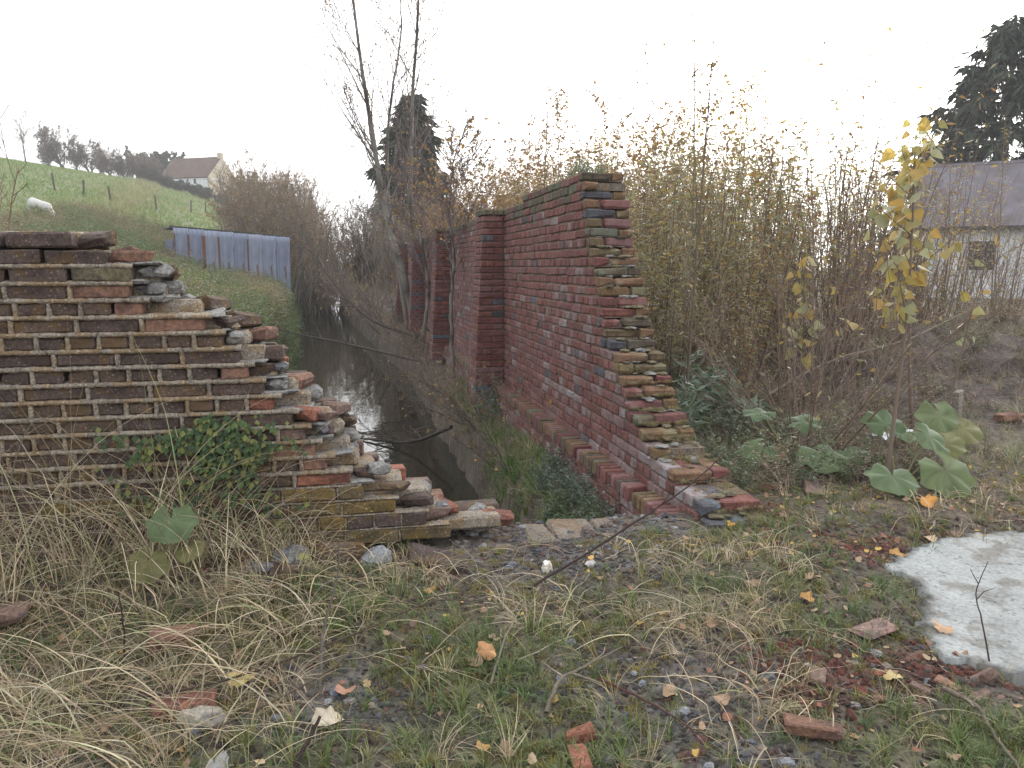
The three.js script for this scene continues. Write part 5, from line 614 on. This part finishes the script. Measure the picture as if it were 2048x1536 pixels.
{ // butterbur: big round leaves beside the stepped end
  const leafGeo = k => { const R = rng(170 + k), G = new Geo(), n = 28, c = () => jit([1, 1, 1], R, .4); G.v(0, 0, 0, c()); for (const f of [.45, .8, 1]) for (let i = 0; i < n; i++) { const a = -2.95 + 5.9 * i / (n - 1), lobe = 1 + .07 * Math.sin(a * 7 + k) * f + .1 * (R() - .5) * f * f, r = f * lobe * (1.02 - .1 * Math.cos(a)); G.v(Math.cos(a) * r + .25 * f, .14 * f - .26 * f * f + .1 * Math.sin(a * 5 + k) * f + .1 * (R() - .5) * f, Math.sin(a) * r * 1.08, c()); } for (let i = 0; i < n - 1; i++) { G.i.push(0, 1 + i, 2 + i); for (let q = 0; q < 2; q++) { const a = 1 + q * n + i; G.i.push(a, a + n, a + 1, a + 1, a + n, a + n + 1); } } return G.build(); };
  const lg = [0, 1, 2, 3].map(leafGeo), lm = [[.1, .16, .06], [.12, .18, .07], [.15, .2, .075], [.2, .2, .07]].map(c => new THREE.MeshPhysicalMaterial({ color: C(...c), vertexColors: true, roughness: .7, transmission: .35, thickness: 0, side: THREE.DoubleSide, bumpMap: tBark, bumpScale: .003 }));
  const pl = (label, x, z, leaves) => { const t = thing('butterbur', label, 'plant', 'butterbur plants', [x, H(x, z), z]); for (const [dx, y, dz, r, rx, rz, ry, m] of leaves) { const o = part('leaf', lg[Math.floor(Rn() * 4)], lm[m], t); o.position.set(dx, y, dz); o.scale.setScalar(r * .86); o.rotation.set(rx * .85, -ry, rz, 'XYZ'); const G = new Geo(); G.tube([V(dx * .1, -.02, dz * .1), V(dx * .6, y * .6, dz * .6), V(dx, y, dz)], [.006, .005, .004], 5, [.26, .22, .12]); part('stalk', G.build(), M.twig, t); } };
  pl('butterbur with flat lobed leaves spreading beside the broken steps', 2.75, -4.4, [[-.28, .14, .05, .13, .35, -.2, 2.6, 1], [.05, .12, .18, .17, .5, .05, 1.6, 1], [.1, .26, -.15, .13, .3, .2, .4, 0], [-.12, .3, -.25, .12, .2, 0, 4, 0], [.3, .1, .12, .12, .5, .2, 1, 0]]);
  pl('butterbur with large drooping leaves around the sapling stem', 3.15, -3.98, [[.12, .12, .22, .17, 1.05, .1, 1.4, 2], [.2, .26, -.02, .13, .6, -.3, .6, 1], [-.2, .1, .2, .15, .4, -.1, 2, 1], [.05, .3, -.22, .13, .5, .2, 5, 0], [.34, .2, -.05, .11, .7, .3, .2, 3]]);
  pl('single butterbur with tattered yellow-green leaves in the tall dead grass', -.68, -3.12, [[.02, .24, .03, .095, 1.0, .1, 1.4, 1], [-.06, .1, .08, .08, .9, -.2, 1.8, 3], [.08, .13, .06, .06, .8, .3, .8, 3]]);
  pl('butterbur with upright yellowing leaf beside the white scrap', 4.0, -4.75, [[0, .22, .05, .18, 1.1, 0, 1.5, 2], [.14, .14, .12, .13, 1.0, .2, 1.2, 3], [-.25, .12, .05, .12, .4, 0, 2.6, 0]]);
}
{ // poplar sapling and bare stems before the house
  const yl = [[.46, .36, .1], [.5, .35, .11], [.42, .38, .16], [.37, .38, .2]], P = { seg: [10, 4], wig: [.06, .2], up: [.04, .12], kids: [11], from: [.45], ratio: [.2], ang: [.8], sides: [6, 4], max: 1, col: [[.19, .14, .11], [.17, .13, .1]], taper: .75, shape: .3, leafLv: 1, leafN: 1.9, rmin: .002, leaf: heart(.082, yl, .9) };
  const make = (seed, d, len, r, o = {}) => { const R = rng(seed), G = new Geo(), L = new Geo(); limb(G, R, V(0, -.03, 0), V(...d).normalize(), len, r, { ...P, ...o }, 0, L); return { wood: G.build(), leaves: L.n ? L.build() : null }; };
  plant('poplar_sapling', make(1, [.05, 1, -.02], 1.95, .014), 'poplar sapling with large yellow leaves growing among the butterbur', 'sapling', null, 3.1, -4.02, 1, 0);
  plant('poplar_sapling', make(2, [.1, 1, 0], 2.1, .016), 'second poplar sapling with yellow leaves behind the butterbur', 'sapling', null, 4.05, -5.0, 1, 2); plant('poplar_sapling', make(7, [-.1, 1, 0], 1.3, .01, { leafN: .7 }), 'thin young poplar with few yellow leaves near the thicket', 'sapling', null, 3.3, -5.3, 1, 1);
  const bare = { leafN: .12, kids: [9], wig: [.07, .22] };
  plant('bare_sapling', make(3, [.18, 1, 0], 1.75, .011, bare), 'bare dark stem leaning beside the poplar sapling', 'sapling', null, 3.15, -4.95, 1, 0); plant('bare_sapling', make(4, [.25, 1, 0], 1.5, .009, bare), 'bare thin stem growing up from the wooden stake', 'sapling', null, 4.45, -5.2, 1, 0); plant('bare_sapling', make(5, [-.1, 1, 0], 2.2, .014, bare), 'bare dark upright stem at the edge of the willow thicket', 'sapling', null, 4.0, -6.2, 1, 0);
  const rs = { ...P, seg: [8, 4, 3], wig: [.14, .25, .3], up: [.02, .08, .08], kids: [7, 4], from: [.15, .2], ratio: [.5, .45], ang: [.6, .6], sides: [5, 3, 3], max: 2, leafLv: 2, leafN: .1, col: [[.22, .16, .12], [.24, .18, .14]], leaf: leafer(.05, .018, OLIVE, .5) };
  const sp2 = bush(991, { stems: 11, h: 1.25, r: .008, spread: .16, lean: 1.0, P: rs }); plant('spreading_shrub', sp2, 'leafless spreading shrub with reddish brown stems beside the butterbur', 'shrub', null, 3.0, -4.7, 1, .5); plant('spreading_shrub', bush(992, { stems: 12, h: 1.3, r: .008, spread: .3, lean: .9, P: rs }), 'leafless tangled shrub between willow thicket and butterbur', 'shrub', null, 3.5, -5.7, 1, 2);
  const bud = bush(993, { stems: 8, h: .55, r: .006, spread: .15, lean: .8, P: { ...PW, kids: [6], leafN: 3, leaf: leafer(.13, .03, [[.24, .3, .2], [.3, .36, .28], [.18, .25, .14]], .5), col: [[.25, .24, .18]] } });
  [[2.35, -5.2, .8], [2.5, -5.9, 1], [2.75, -5.6, .9], [2.4, -6.6, 1], [2.9, -6.3, .9]].forEach(([x, z, s], k) => plant('buddleia', bud, 'low buddleia with long grey-green leaves beside the broken steps', 'shrub', 'buddleia by the steps', x, z, s, k * 1.9));
  const tw = bush(994, { stems: 5, h: .9, r: .006, spread: .1, lean: .5, P: { ...rs, leafN: 0 } }); plant('bare_shrub', tw, 'bare twigs rising behind the top of the dark wall', 'shrub', null, -1.75, -4.4, 1.0, 1, .75);
}
renderer.render(scene, camera);
